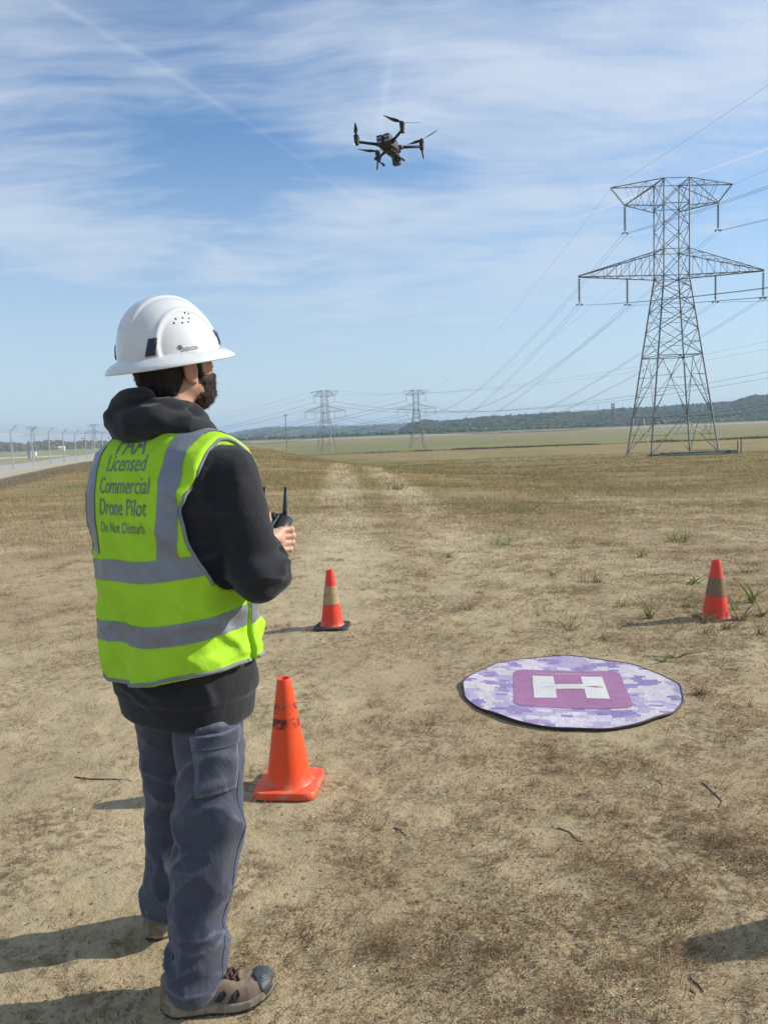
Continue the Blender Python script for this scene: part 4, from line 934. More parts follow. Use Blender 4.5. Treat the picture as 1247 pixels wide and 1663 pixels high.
weed(815, 885, 0.20, 26, [G1, G2, G3], (0.3, 0.9), 'bright green bush like weed on the bare patch at mid field', 10, (0.006, 0.014), spread=0.25)
weed(1100, 880, 0.22, 30, [G1, G2, G3], (0.3, 0.9), 'round green weed left of and behind the brown banded cone', 11, (0.006, 0.014), spread=0.22)
weed(643, 795, 0.34, 22, [G1, G2], (0.2, 0.8), 'small far green weed standing alone on the pale track', 12, (0.012, 0.022), spread=0.3)
weed(722, 905, 0.14, 12, [G1, G3, B1], (0.3, 0.9), 'dull green weed left of the bright bush weed', 13, spread=0.12)
weed(960, 945, 0.16, 16, [G1, G3, B1], (0.4, 0.95), 'flat green weed in the middle between the pad and far grass', 14, spread=0.14)
weed(1128, 948, 0.15, 18, [G1, G2], (0.4, 0.95), 'green tuft close behind the left side of the brown banded cone', 15, spread=0.12)
weed(838, 832, 0.22, 26, [G1, G2, G3], (0.4, 0.95), 'spread out green weed beyond the bright bush weed', 16, (0.01, 0.018), spread=0.5)
weed(1138, 1128, 0.085, 26, [B1, B2, (0.12, 0.08, 0.05)], (0.3, 0.9), 'curled brown dead plant beside the right rim of the pad', 17, (0.002, 0.004), 'dead_weed', 'dead weeds', M_blade)
weed(1218, 1148, 0.10, 9, [B1, B2], (0.2, 0.8), 'spindly dead sprig right of the landing pad', 18, (0.0015, 0.003), 'dead_weed', 'dead weeds', M_blade)
weed(940, 1560, 0.085, 10, [B1, B2], (0.2, 0.7), 'thin dark upright dead stem near the bottom right', 19, (0.0012, 0.0022), 'dead_weed', 'dead weeds', M_blade)
weed(815, 1545, 0.07, 90, [B1, B2, (0.12, 0.08, 0.05)], (0.4, 0.97), 'bushy brown dead plant at bottom centre right', 20, (0.0008, 0.0016), 'dead_weed', 'dead weeds', M_blade, 0.10)
weed(1050, 1430, 0.09, 150, [B1, B2, (0.22, 0.13, 0.07)], (0.3, 0.95), 'large reddish brown dead plant left of the shadow at the right edge', 21, (0.0008, 0.0017), 'dead_weed', 'dead weeds', M_blade, 0.16)
weed(620, 1540, 0.075, 190, [B1, B2, (0.26, 0.17, 0.10)], (0.4, 0.97), 'wide matted dead plant right of the front shoe', 22, (0.0008, 0.0016), 'dead_weed', 'dead weeds', M_blade, 0.13)
weed(1175, 1370, 0.09, 150, [B1, B2, (0.30, 0.19, 0.11)], (0.3, 0.95), 'fine reddish dead plant at the right edge below the pad', 23, (0.0008, 0.0016), 'dead_weed', 'dead weeds', M_blade, 0.12)
weed(695, 1175, 0.06, 90, [B1, B2], (0.4, 0.97), 'flat brown dead plant left of the landing pad', 24, (0.001, 0.002), 'dead_weed', 'dead weeds', M_blade, 0.16)
weed(120, 1070, 0.07, 160, [B1, (0.20, 0.11, 0.07)], (0.5, 0.98), 'reddish flat dead plant on the left behind the worker', 25, (0.001, 0.002), 'dead_weed', 'dead weeds', M_blade, 0.28)
weed(50, 1350, 0.05, 70, [B1, B2], (0.5, 0.98), 'small brown litter clump at the left edge', 26, (0.0008, 0.0018), 'dead_weed', 'dead weeds', M_blade, 0.14)
weed(640, 1235, 0.05, 70, [B1, B2], (0.4, 0.97), 'sparse brown clump between the orange cone and the pad', 27, (0.0008, 0.0018), 'dead_weed', 'dead weeds', M_blade, 0.14)
for k, (u_, v_, h_, n_, c_, lab) in enumerate((
    (1150, 1030, 0.10, 14, [G1, G2, B2], 'small green weed in front of and below the right cone'),
    (1190, 990, 0.16, 12, [G1, G2], 'fresh green weed touching the right side of the brown banded cone'),
    (1232, 1030, 0.15, 16, [B1, G3, B2], 'mixed dry weed low at the right edge near the cone'),
    (1120, 985, 0.13, 12, [G3, G1], 'short green weed beside the left side of the right cone'),
    (1010, 985, 0.12, 12, [B1, G3], 'thin olive weed left of the bushy dark weed'),
    (880, 1000, 0.11, 9, [G1, B1], 'little weed up left of the lone green sprout'),
    (985, 1040, 0.10, 10, [B1, B2, G3], 'low brownish weed just behind the far rim of the pad'),
    (760, 990, 0.10, 9, [B1, G3], 'small olive weed left of the landing pad at mid distance'),
    (1210, 930, 0.14, 14, [G1, G3, B1], 'olive weed up right of the brown banded cone'),
    (895, 935, 0.13, 12, [G1, G2], 'green sprig right of the dull green weed'),
    (1040, 905, 0.15, 16, [G1, G3], 'green weed between the flat weed and the round weed'))):
    weed(u_, v_, h_, n_, c_, (0.2, 0.92), lab, 40+k, (0.003, 0.008), spread=0.07)
M_twig = simple('dry_twig', (0.16, 0.115, 0.075), 0.9, 0, 0.2, 30); M_straw = simple('pale_straw', (0.52, 0.45, 0.30), 0.8, 0, 0.1, 30)
def twig(pts, r0, mat, label, name='twig'):
    W = []
    for (u_, v_) in pts:
        d = at(u_, v_, 1.0)-Vector((0, 0, 1.53)); t_ = -1.53/d.z; x, y = d.x*t_, d.y*t_
        for _ in range(6): t_ = (gz(x, y)-1.53)/d.z; x, y = d.x*t_, d.y*t_
        W.append(Vector((x, y, gz(x, y)+r0*0.8)))
    o0 = W[0].copy(); m = MB(); m.tube([q-o0 for q in W], [r0*(1-0.5*i/(len(W)-1)) for i in range(len(W))], 6); o = m.build(name, mat, None, True); o.location = o0; tag(o, label, name)
twig([(122, 1263), (150, 1266), (185, 1266), (215, 1269)], 0.0035, M_twig, 'long thin dark twig lying left of the worker')
twig([(1140, 1272), (1160, 1290), (1172, 1302), (1166, 1312)], 0.0032, M_twig, 'curved pale tipped twig below the right side of the pad')
twig([(1210, 1188), (1222, 1186), (1232, 1184)], 0.003, M_straw, 'short pale straw stub near the right edge', 'straw')
twig([(640, 1345), (652, 1350), (660, 1358)], 0.003, M_twig, 'short twig below the gap between cone and pad')
twig([(905, 1345), (925, 1352), (938, 1366), (950, 1368)], 0.0025, M_twig, 'bent twig at lower middle right')
twig([(1120, 1590), (1135, 1602), (1142, 1612)], 0.003, M_twig, 'small forked looking twig at the bottom right')
twig([(1060, 935), (1085, 932), (1110, 934)], 0.006, M_straw, 'pale straw lying at mid field near the right cone', 'straw')
# ================================================================ THE WORKER
def fabric(name, col, col2, rough=0.9, wscale=900, bumpd=0.0006, fold=0.004, fs=9, sheen=0.0, wear=None):
    m, t, b = new_mat(name); o = t.obj(); n = t.noise(o, 14, 5, 0.65)
    cc = t.mix(t.ss(n, 0.35, 0.7), col, col2)
    if wear is not None:       # cloth rubbed pale along its ridges and seams
        pt = t.node('ShaderNodeNewGeometry').outputs['Pointiness']; cc = t.mix(t.m('MULTIPLY', t.ss(pt, 0.500, 0.530), t.ss(t.noise(o, 35, 4, 0.7), 0.3, 0.65, 0.35, 1.0)), cc, wear)
    t.l.new(cc, b.inputs['Base Color']); b.inputs['Roughness'].default_value = rough; b.inputs['Specular IOR Level'].default_value = 0.2
    fo = t.noise(t.map(o, (1, 1, 0.55), (0, 0.3, 0)), fs, 4, 0.6, 0.7); n1 = t.bump(fo, 0.7, fold); w_ = t.noise(o, wscale, 2, 0.5); t.l.new(t.bump(w_, 0.5, bumpd, n1), b.inputs['Normal'])
    b.inputs['Sheen Weight'].default_value = sheen; return m
M_vest = fabric('fluorescent_yellow_mesh', (0.40, 0.70, 0.035), (0.345, 0.62, 0.028), 0.75, 500, 0.0010, 0.012, 7)
M_refl = fabric('silver_reflective_tape', (0.235, 0.255, 0.29), (0.20, 0.215, 0.25), 0.42, 700, 0.0004, 0.012, 9)
M_refl.node_tree.nodes['Principled BSDF'].inputs['Metallic'].default_value = 0.25
M_bind = fabric('grey_binding', (0.24, 0.25, 0.27), (0.20, 0.21, 0.23), 0.7)
M_hood = fabric('black_fleece', (0.017, 0.018, 0.022), (0.024, 0.025, 0.030), 0.95, 700, 0.0012, 0.012, 8, 0.15, (0.032, 0.033, 0.038))
M_jean = fabric('faded_navy_canvas', (0.062, 0.070, 0.098), (0.047, 0.053, 0.078), 0.85, 800, 0.0010, 0.014, 11, 0.2, (0.125, 0.14, 0.185))
M_skin = simple('skin', (0.56, 0.315, 0.225), 0.5, 0, 0.06, 30, 0.12, 300, 0.001, 0.4)
b_ = M_skin.node_tree.nodes['Principled BSDF']; b_.inputs['Subsurface Weight'].default_value = 0.12; b_.inputs['Subsurface Radius'].default_value = (0.02, 0.008, 0.004); b_.inputs['Subsurface Scale'].default_value = 0.6
M_hair = simple('dark_hair', (0.016, 0.012, 0.011), 0.6, 0, 0.3, 120, 0.9, 260, 0.004)
M_beard = simple('dark_brown_beard', (0.050, 0.028, 0.019), 0.7, 0, 0.4, 160, 0.9, 300, 0.004)
M_eye = simple('eye_white', (0.7, 0.68, 0.65), 0.2)
PO = Vector((-0.565, 2.085, 0)); YAW = R(-33)
man = empty('person', tuple(PO), (0, 0, YAW)); man.location.z = gz(PO.x, PO.y)
tag(man, 'bearded worker seen from behind in fluorescent yellow vest, white hard hat and navy trousers', 'person')
GZ = man.location.z
A_ = lambda *q: np.array(q, np.float32)
c9, s9 = math.cos(R(9)), math.sin(R(9))
L_ = lambda x, y, z: A_(x*c9+y*s9, -x*s9+y*c9, z)

ROT1 = np.array(Matrix.Rotation(R(22), 3, 'X') @ Matrix.Rotation(R(15), 3, 'Y'), np.float32)
ROT2 = np.array(Matrix.Rotation(R(38), 3, 'Y') @ Matrix.Rotation(R(30), 3, 'X'), np.float32); ROT3 = np.array(Matrix.Rotation(R(-42), 3, 'Y') @ Matrix.Rotation(R(-25), 3, 'X'), np.float32)
# ---- head frame: pitched back a little to look up at the drone
HC = A_(0.0, 0.030, 1.730)
_hm = Matrix.Rotation(R(9), 3, 'X') @ Matrix.Rotation(R(-8), 3, 'Z')
HM = np.array(_hm, np.float32)                        # head-local -> person-local
def to_head(p): return (p-HC)@HM
def from_head(q): return Vector((float(HC[0]), float(HC[1]), float(HC[2]))) + _hm @ Vector(q)
def head_sdf(q):
    d = ell(q, (0, -0.012, 0.030), (0.077, 0.098, 0.092))
    d = smin(d, ell(q, (0, 0.022, -0.025), (0.066, 0.078, 0.085)), 0.03)
    d = smin(d, cap(q, (0, 0.064, -0.086), (0, 0.056, -0.080), 0.026, 0.03), 0.03)       # chin
    for s in (-1, 1):
        d = smin(d, cap(q, (s*0.052, 0.0, -0.055), (s*0.022, 0.066, -0.088), 0.020, 0.020), 0.022)
        d = smin(d, ell(q, (s*0.040, 0.066, -0.012), (0.022, 0.020, 0.018)), 0.02)         # cheek
        d = smax(d, -ell(q, (s*0.031, 0.096, 0.012), (0.018, 0.016, 0.012)), 0.012)        # socket
        d = smin(d, ell(q, (s*0.031, 0.080, 0.012), (0.013, 0.012, 0.011)), 0.003)
        d = smin(d, ell(q, (s*0.031, 0.090, 0.034), (0.024, 0.010, 0.007)), 0.012)         # brow
        # ear
        e = smax(ell(q, (s*0.084, -0.012, -0.016), (0.011, 0.021, 0.036)), -ell(q, (s*0.095, -0.006, -0.010), (0.009, 0.011, 0.021)), 0.004)
        e = smin(e, ell(q, (s*0.081, -0.003, -0.046), (0.008, 0.009, 0.010)), 0.006)
        e = smin(e, cap(q, (s*0.086, 0.002, -0.020), (s*0.086, 0.0, -0.004), 0.004, 0.004), 0.004)
        d = smin(d, e, 0.006)
    d = smin(d, cap(q, (0, 0.092, 0.016), (0, 0.112, -0.022), 0.008, 0.013), 0.010)      # nose
    for s in (-1, 1): d = smin(d, ell(q, (s*0.012, 0.104, -0.026), (0.008, 0.010, 0.007)), 0.006)
    d = smin(d, ell(q, (0, 0.093, -0.050), (0.022, 0.010, 0.006)), 0.006); d = smin(d, ell(q, (0, 0.091, -0.061), (0.019, 0.010, 0.007)), 0.006)
    return d
# joints, person-local
SH = {1: A_(0.220, -0.010, 1.442), -1: A_(-0.225, 0.005, 1.442)}
EL = {1: L_(0.285, 0.045, 1.185), -1: L_(-0.325, 0.020, 1.160)}
WR = {1: L_(0.152, 0.168, 1.232), -1: L_(-0.170, 0.195, 1.232)}
HIP = {1: A_(0.095, -0.01, 0.93), -1: A_(-0.100, 0.0, 0.93)}
KN = {1: L_(0.108, -0.025, 0.52), -1: L_(-0.172, 0.050, 0.52)}
AN = {1: L_(0.088, -0.093, 0.10), -1: L_(-0.232, 0.037, 0.10)}
def hand_sdf(p, s):
    W = WR[s]; off = A_(0, 0, 0)
    def P(x, y, z): return A_(s*x, y, z)+A_(W[0]-s*0.150, W[1]-0.195, W[2]-1.235)
    d = cap(p, W, P(0.156, 0.245, 1.243), 0.024, 0.026)
    d = smin(d, cap(p, P(0.156, 0.222, 1.250), P(0.160, 0.262, 1.262), 0.017, 0.012), 0.012)
    d = smin(d, cap(p, P(0.154, 0.225, 1.225), P(0.158, 0.258, 1.222), 0.018, 0.013), 0.012)
    F = [(1.267, 0.0, 0.0095), (1.2475, 0.006, 0.0098), (1.2285, 0.002, 0.0093), (1.211, -0.008, 0.0083)]
    for z, o, r in F:
        a = P(0.162, 0.262+o, z); b = P(0.170, 0.296+o, z-0.002); c = P(0.154, 0.318+o, z-0.004); e = P(0.132, 0.320+o, z-0.005)
        f = smin(smin(cap(p, a, b, r*1.08, r), cap(p, b, c, r, r*0.92), 0.003), cap(p, c, e, r*0.92, r*0.80), 0.003)
        f = smin(f, ell(p, b, (r*1.1, r*1.1, r*1.05)), 0.003)
        d = smin(d, f, 0.005)
    a, b, c, e = P(0.150, 0.215, 1.250), P(0.140, 0.232, 1.275), P(0.132, 0.243, 1.297), P(0.124, 0.255, 1.312)
    th = smin(smin(cap(p, a, b, 0.016, 0.0125), cap(p, b, c, 0.0125, 0.011), 0.004), cap(p, c, e, 0.011, 0.0085), 0.004)
    return smin(d, th, 0.010)
def body_sdf(p):
    q = to_head(p); d = head_sdf(q)
    d = smin(d, cap(p, (0, -0.015, 1.50), (0, 0.012, 1.66), 0.060, 0.056), 0.02)
    d = smin(d, ell(p, (0, 0, 1.35), (0.165, 0.105, 0.17)), 0.04)
    d = smin(d, ell(p, (0, 0, 1.12), (0.140, 0.095, 0.18)), 0.05); d = smin(d, ell(p, (0, -0.01, 0.95), (0.15, 0.10, 0.11)), 0.05)
    for s in (-1, 1):
        d = smin(d, cap(p, (s*0.06, -0.01, 1.50), SH[s]-A_(0, 0, .01), 0.045, 0.045), 0.04)
        d = smin(d, cap(p, SH[s], EL[s], 0.045, 0.036), 0.02); d = smin(d, cap(p, EL[s], WR[s], 0.036, 0.025), 0.015)
        d = smin(d, hand_sdf(p, s), 0.010)
        d = smin(d, cap(p, HIP[s], KN[s], 0.072, 0.050), 0.03); d = smin(d, cap(p, KN[s], AN[s], 0.050, 0.034), 0.02)
        fd = A_(0.73, 0.68, 0) if s == 1 else A_(0.02, 1.0, 0)
        d = smin(d, cap(p, AN[s]-fd*0.03-A_(0, 0, .055), AN[s]+fd*0.10-A_(0, 0, 0.065), 0.022, 0.017), 0.03)
    return d
body = sdf_obj('body', body_sdf, (-0.36, -0.24, 0.0), (0.36, 0.44, 1.86), 0.0036, M_skin, man)

# ---- hair, beard, brows, eyes
def hair_sdf(p):
    q = to_head(p)
    d = smin(ell(q, (0, -0.014, 0.028), (0.0825, 0.1035, 0.098)), ell(q, (0, -0.048, -0.035), (0.066, 0.062, 0.080)), 0.03)
    n = vnoise(q, (120, 120, 60), 3)*0.0022+vnoise(q, (45, 45, 30), 8)*0.0025
    front = q[:, 1]-(0.012+0.35*(q[:, 2]-0.02))
    side = smax(front, (q[:, 1]+0.016)+0.42*np.clip(-q[:, 2]-0.01, 0, 1), 0.008)         # hairline falls behind the ear
    cut = np.where(q[:, 2] > 0.02, front, side)
    low = -(q[:, 2]+0.108-0.25*np.abs(q[:, 0]))
    burn = ell(q, (0.0735, 0.024, -0.004), (0.007, 0.010, 0.040)); burn2 = ell(q, (-0.0735, 0.024, -0.004), (0.007, 0.010, 0.040))
    return np.minimum(smax(smax(d+n, cut, 0.006), low, 0.01), np.minimum(burn, burn2)+n)
hair = sdf_obj('hair', hair_sdf, (-0.12, -0.14, 1.55), (0.12, 0.16, 1.86), 0.003, M_hair, man)
def beard_sdf(p):
    q = to_head(p)
    d = smin(ell(q, (0, 0.026, -0.040), (0.0730, 0.078, 0.060)), ell(q, (0, 0.055, -0.085), (0.050, 0.053, 0.045)), 0.03)
    d = smin(d, ell(q, (0, 0.090, -0.040), (0.036, 0.024, 0.014)), 0.01)
    n = vnoise(q, (140, 140, 90), 5)*0.0025+vnoise(q, (60, 60, 50), 6)*0.0025
    line = q[:, 2]-(-0.036+0.95*(0.045-q[:, 1])*(q[:, 1] < 0.045))             # cheek line drops to the mouth
    mouth = ell(q, (0, 0.108, -0.056), (0.024, 0.020, 0.010))
    back = -(q[:, 1]-(-0.004-0.25*(q[:, 2]+0.09)))
    return smax(smax(smax(d+n, line, 0.006), back, 0.008), -mouth, 0.004)
beard = sdf_obj('beard', beard_sdf, (-0.12, -0.06, 1.54), (0.12, 0.20, 1.76), 0.003, M_beard, man)
M_strand = blade_mat('hair_strand', 0.05)
def strands(o, n, ln, wd, col, seed, down):
    """short hairs standing on a hair mass: one sub-part"""
    r = np.random.default_rng(seed); me = o.data; nv = len(me.vertices)
    P = np.zeros(nv*3, np.float32); me.vertices.foreach_get('co', P); P = P.reshape(-1, 3); Nn = np.zeros(nv*3, np.float32); me.vertices.foreach_get('normal', Nn); Nn = Nn.reshape(-1, 3)
    i = r.integers(0, nv, n); p = P[i]+r.normal(0, 0.0012, (n, 3)); d = Nn[i]*0.55+np.array([0, 0.1, -down])+r.normal(0, 0.35, (n, 3)); d /= np.linalg.norm(d, axis=1)[:, None]
    sd = np.cross(d, r.normal(0, 1, (n, 3))); sd /= np.linalg.norm(sd, axis=1)[:, None]; L = ln*r.uniform(0.5, 1.3, n)[:, None]; p = p-Nn[i]*0.001
    a = p-sd*wd/2; b = p+sd*wd/2; m1 = p+d*L*0.55; tip = p+d*L+np.array([0, 0, -0.25])*L*0.5
    V = np.stack([a, b, m1+sd*wd*0.4, m1-sd*wd*0.4, tip+sd*wd*0.15, tip-sd*wd*0.15], 1).reshape(-1, 3); B0 = (np.arange(n)*6)[:, None]
    F = np.concatenate([B0+np.array([[0, 1, 2, 3]]), B0+np.array([[3, 2, 4, 5]])]); tint = np.repeat(np.array([col])*r.uniform(0.5, 1.7, n)[:, None], 6, 0)
    q = link('hair_strands', mesh_np('hair_strands', V, F, tint), M_strand, o); q['kind'] = 'stuff'
strands(beard, 9000, 0.0060, 0.0006, (0.060, 0.034, 0.022), 3, 0.5)
strands(hair, 9000, 0.0065, 0.0006, (0.018, 0.014, 0.013), 4, 0.9)
for s in (-1, 1):
    m = MB(); m.lathe([(0.0005, -0.0112), (0.0070, -0.0088), (0.0112, 0), (0.0070, 0.0088), (0.0005, 0.0112)], 14, from_head((s*0.031, 0.0815, 0.012))); ey = m.build('eye', M_eye, man, True)
    m = MB(); c = from_head((s*0.031, 0.0915, 0.013)); m.lathe([(0.0052, 0), (0.0045, 0.0012), (0.0005, 0.0018)], 14, c, (_hm @ Matrix.Rotation(R(-90), 3, 'X'))); m.build('iris', M_hair, ey, True)
    m = MB(); m.tube([from_head((s*0.014, 0.099, 0.030)), from_head((s*0.030, 0.0985, 0.036)), from_head((s*0.048, 0.088, 0.031))], [0.004, 0.0045, 0.002], 8); m.build('eyebrow', M_hair, man, True)

# ---- hooded sweatshirt
TZ = [0.77, 0.83, 0.90, 1.00, 1.12, 1.22, 1.32, 1.40, 1.455, 1.50, 1.535, 1.57, 1.60]
TW = [.199, .206, .196, .190, .198, .216, .242, .256, .246, .205, .125, .085, .080]
TD = [.154, .164, .162, .150, .147, .149, .153, .148, .132, .110, .092, .085, .080]
def torso(p, add=0.0, tz=TZ, tw=TW, td=TD, yo=0.0):
    z = p[:, 2]; Wd = np.interp(z, tz, tw)+add; D = np.interp(z, tz, td)+add
    e = 2.35; r = (np.abs(p[:, 0])**e/Wd**e+np.abs(p[:, 1]+0.004-yo)**e/D**e)**(1/e)
    return (r-1)*np.minimum(Wd, D)*0.92
def sleeve(p, s):
    S, E, W = SH[s], EL[s], WR[s]
    u = E+(W-E)*0.93
    d = cap(p, S, E, 0.064, 0.060); d = smin(d, cap(p, E, u, 0.060, 0.043), 0.02)
    d = smin(d, ell(p, E+A_(s*0.005, -0.012, -0.012), (0.060, 0.060, 0.058)), 0.02)
    # folds: rings that bunch near the elbow, long drapes above
    ax = (E-S)/np.linalg.norm(E-S); t_ = (p-S)@ax; L = float(np.linalg.norm(E-S))
    near = np.exp(-((t_-L)/0.10)**2); d = d-0.010*near*ridge(p, (9, 13, 24), 31+s)-0.005*ridge(p@ROT1, (13, 13, 5), 17+s)-0.006*crease(p@ROT1, (7, 9, 4), 18+s, 0.13)-0.005*crease(p, (6, 8, 17), 19+s, 0.15)*(0.3+near)
    return d
def hood_parts(p):
    n = 0.005*ridge(p, (14, 14, 16), 51)+0.004*ridge(p@ROT1, (12, 12, 42), 52)
    # collar roll round the neck, higher at the back
    q = p-A_(0, -0.012, 1.590); q2 = q.copy(); q2[:, 2] += 0.24*q[:, 1]
    rr = np.hypot(q2[:, 0]/1.08, q2[:, 1]); ring = np.hypot(rr-0.080, q2[:, 2]*0.80)-0.023
    r2 = np.hypot(np.hypot(q2[:, 0]/1.25, q2[:, 1]+0.012)-0.094, (q2[:, 2]+0.040)*0.75)-0.026
    d = smin(ring, r2, 0.012)
    # heavy fabric of the lowered hood: two folded lobes hanging behind
    d = smin(d, ell(p, (0.0, -0.098, 1.580), (0.108, 0.050, 0.030)), 0.012)
    d = smin(d, ell(p, (-0.018, -0.102, 1.634), (0.070, 0.036, 0.026), np.array(Matrix.Rotation(R(-12), 3, 'Y'))), 0.010)
    d = smin(d, cap(p, (-0.080, -0.112, 1.590), (0.06, -0.104, 1.588), 0.024, 0.024), 0.012)
    d = smin(d, ell(p, (0, -0.104, 1.560), (0.085, 0.046, 0.028)), 0.015)
    cut = smax(cap(p, (0, -0.02, 1.45), (0, 0.03, 1.75), 0.064, 0.078), -np.inf*np.ones(len(p), np.float32) if False else cap(p, (0, -0.02, 1.45), (0, 0.03, 1.75), 0.064, 0.078), 0.001)
    return smax(d-n, -cut, 0.010)
def hoodie_sdf(p):
    d = smax(torso(p), p[:, 2]-1.548, 0.012); bot = 0.775-p[:, 2]-0.03*p[:, 0]
    rib = 0.006*sst(p[:, 2], 0.850, 0.835)
    d = d+rib-(0.006*ridge(p, (7, 7, 15), 61)+0.007*crease(p@ROT1, (5, 5, 11), 62))*sst(p[:, 2], 0.82, 0.88)
    d = smax(d, bot, 0.012)
    for s in (-1, 1): d = smin(d, sleeve(p, s), 0.022)
    return smin(d, hood_parts(p), 0.014)
hoodie = sdf_obj('hooded_sweatshirt', hoodie_sdf, (-0.42, -0.30, 0.76), (0.42, 0.42, 1.72), 0.005, M_hood, man)

# ---- high visibility vest
VZ = [0.88, 0.95, 1.02, 1.12, 1.22, 1.32, 1.40, 1.455, 1.50, 1.535, 1.57, 1.60]
VW = [.210, .211, .212, .215, .230, .258, .274, .266, .230, .165, .100, .090]
VD = [.170, .170, .168, .166, .166, .170, .167, .153, .133, .113, .100, .090]
def vest_solid(p):
    v = torso(p, 0.0, VZ, VW, VD)
    v = v-0.010*vnoise(p, (7, 7, 3.0), 71)*sst(p[:, 2], 1.42, 1.25)-0.008*ridge(p, (10, 10, 3.6), 73)*sst(p[:, 2], 1.35, 1.15)
    v = v-0.005*ridge(p@np.array(Matrix.Rotation(R(35), 3, 'Y'), np.float32), (5, 5, 17), 75)-0.006*crease(p@ROT2, (5, 5, 9), 77, 0.12)*sst(p[:, 2], 1.3, 1.15)-0.005*crease(p, (6, 6, 2.2), 78, 0.12)*sst(p[:, 2], 1.25, 1.1)-0.004*ridge(p@np.array(Matrix.Rotation(R(-30), 3, 'Y'), np.float32), (6, 6, 22), 76)*sst(p[:, 2], 1.2, 1.0)
    for s in (-1, 1): v = smin(v, cap(p, (s*0.07, -0.012, 1.512), (s*0.222, -0.008, 1.462), 0.055, 0.072), 0.03)
    return v
def hem_z(x): return 0.918+0.14*x-0.026*np.exp(-((x-0.04)/0.13)**2)+0.008*np.sin(13*x+1.0)
def vest_sdf(p):
    v = vest_solid(p)
    v = smax(v, hem_z(p[:, 0])-p[:, 2], 0.004)
    arm = np.sqrt(((p[:, 1]+0.005)/0.135)**2+((p[:, 2]-1.355)/0.215)**2)-1
    arm = smax(arm*0.12, 0.125+0.080*sst(p[:, 2], 1.26, 1.46)-np.abs(p[:, 0]), 0.01); v = smax(v, p[:, 2]-1.572, 0.004)
    sh = (np.abs(p[:, 0])-0.212-0.5*np.clip(1.40-p[:, 2], 0, 1)-0.10*np.clip(1.50-p[:, 2], 0, 1))*0.9
    v = smax(v, sh*np.where(p[:, 2] > 1.20, 1, 1), 0.004)
    v = smax(v, -arm, 0.005)
    neck = cap(p, (0, -0.005, 1.50), (0, 0.02, 1.70), 0.085, 0.10); v = smax(v, -neck, 0.006)
    vf = np.abs(p[:, 0])-0.16*np.clip((p[:, 2]-1.30)/0.25, 0, 1)-0.002; v = np.where(p[:, 1] > 0.02, smax(v, -(vf*0.8), 0.004), v)     # open V at the front
    slit = np.maximum(np.abs(p[:, 1]-0.03)-0.010*np.clip((1.10-p[:, 2])/0.12, 0, 1.6), p[:, 2]-1.10); slit = np.maximum(slit, 0.17-np.abs(p[:, 0])); v = smax(v, -slit, 0.003)
    return v
vest = sdf_obj('safety_vest', vest_sdf, (-0.29, -0.25, 0.84), (0.29, 0.25, 1.66), 0.005, M_vest, man)
VB = bvh_of(vest)
def strip(name, rows, mat, parent, off=0.0022):
    """rows: grid of (origin, direction) rays; builds a quad sheet lying on the vest"""
    vs = []; ok = []
    for row in rows:
        for o, d in row:
            h = VB.ray_cast(Vector(o), Vector(d))
            if h[0] is None: vs.append((0, 0, 0)); ok.append(False)
            else: vs.append(tuple(h[0]+h[1]*off)); ok.append(True)
    nc = len(rows[0]); fs = []
    for j in range(len(rows)-1):
        for i in range(nc-1):
            q = (j*nc+i, j*nc+i+1, (j+1)*nc+i+1, (j+1)*nc+i)
            if all(ok[k] for k in q) and max((Vector(vs[q[a]])-Vector(vs[q[(a+1) % 4]])).length for a in range(4)) < 0.035: fs.append(q)
    used = sorted({k for f in fs for k in f}); mp = {k: i for i, k in enumerate(used)}
    me = bpy.data.meshes.new(name); me.from_pydata([vs[k] for k in used], [], [tuple(mp[k] for k in f) for f in fs]); me.update()
    o = link(name, me, mat, parent, True); return o
def hband(zc, h, name):
    rows = []
    for j in range(9):
        row = []
        for i in range(260):
            a = 2*math.pi*i/259; z = zc+0.020*math.cos(a)-0.016*math.exp(-((math.cos(a)-0.3)/0.5)**2)*(math.sin(a) < 0)+h*(j/8-0.5)+0.004*math.sin(3*a)
            row.append(((0.6*math.cos(a), 0.6*math.sin(a), z), (-math.cos(a), -math.sin(a), 0)))
        rows.append(row)
    return strip(name, rows, M_refl, vest)
hband(1.210, 0.054, 'reflective_belt'); hband(1.045, 0.054, 'reflective_belt')
for s in (-1, 1):
    rows = []
    for j in range(90):
        t0 = math.sin(math.pi*j/89)               # from the lower back, over the shoulder, to the front
        row = []
        for i in range(9):
            x = s*(0.138+0.010*t0+0.052*(i/8-0.5))+s*0.0
            if j < 8: pass
            t_ = j/89
            if t_ < 0.42:                  # back: straight up
                z = 1.238+(1.50-1.238)*(t_/0.42); row.append(((x, -0.6, z), (0, 1, 0)))
            elif t_ < 0.60:
                b = math.pi*(t_-0.42)/0.18; c = Vector((x, 0, 1.46)); d = Vector((0, -math.cos(b), math.sin(b)*1.0)).normalized()
                d = Vector((0, -math.cos(b)*0.9, max(math.sin(b), 0.32))).normalized(); row.append((tuple(c+d*0.4), tuple(-d)))
            else:
                z = 1.50-(1.50-1.238)*((t_-0.60)/0.40); row.append(((x, 0.6, z), (0, -1, 0)))
        rows.append(row)
    strip('reflective_brace', rows, M_refl, vest, 0.0026)
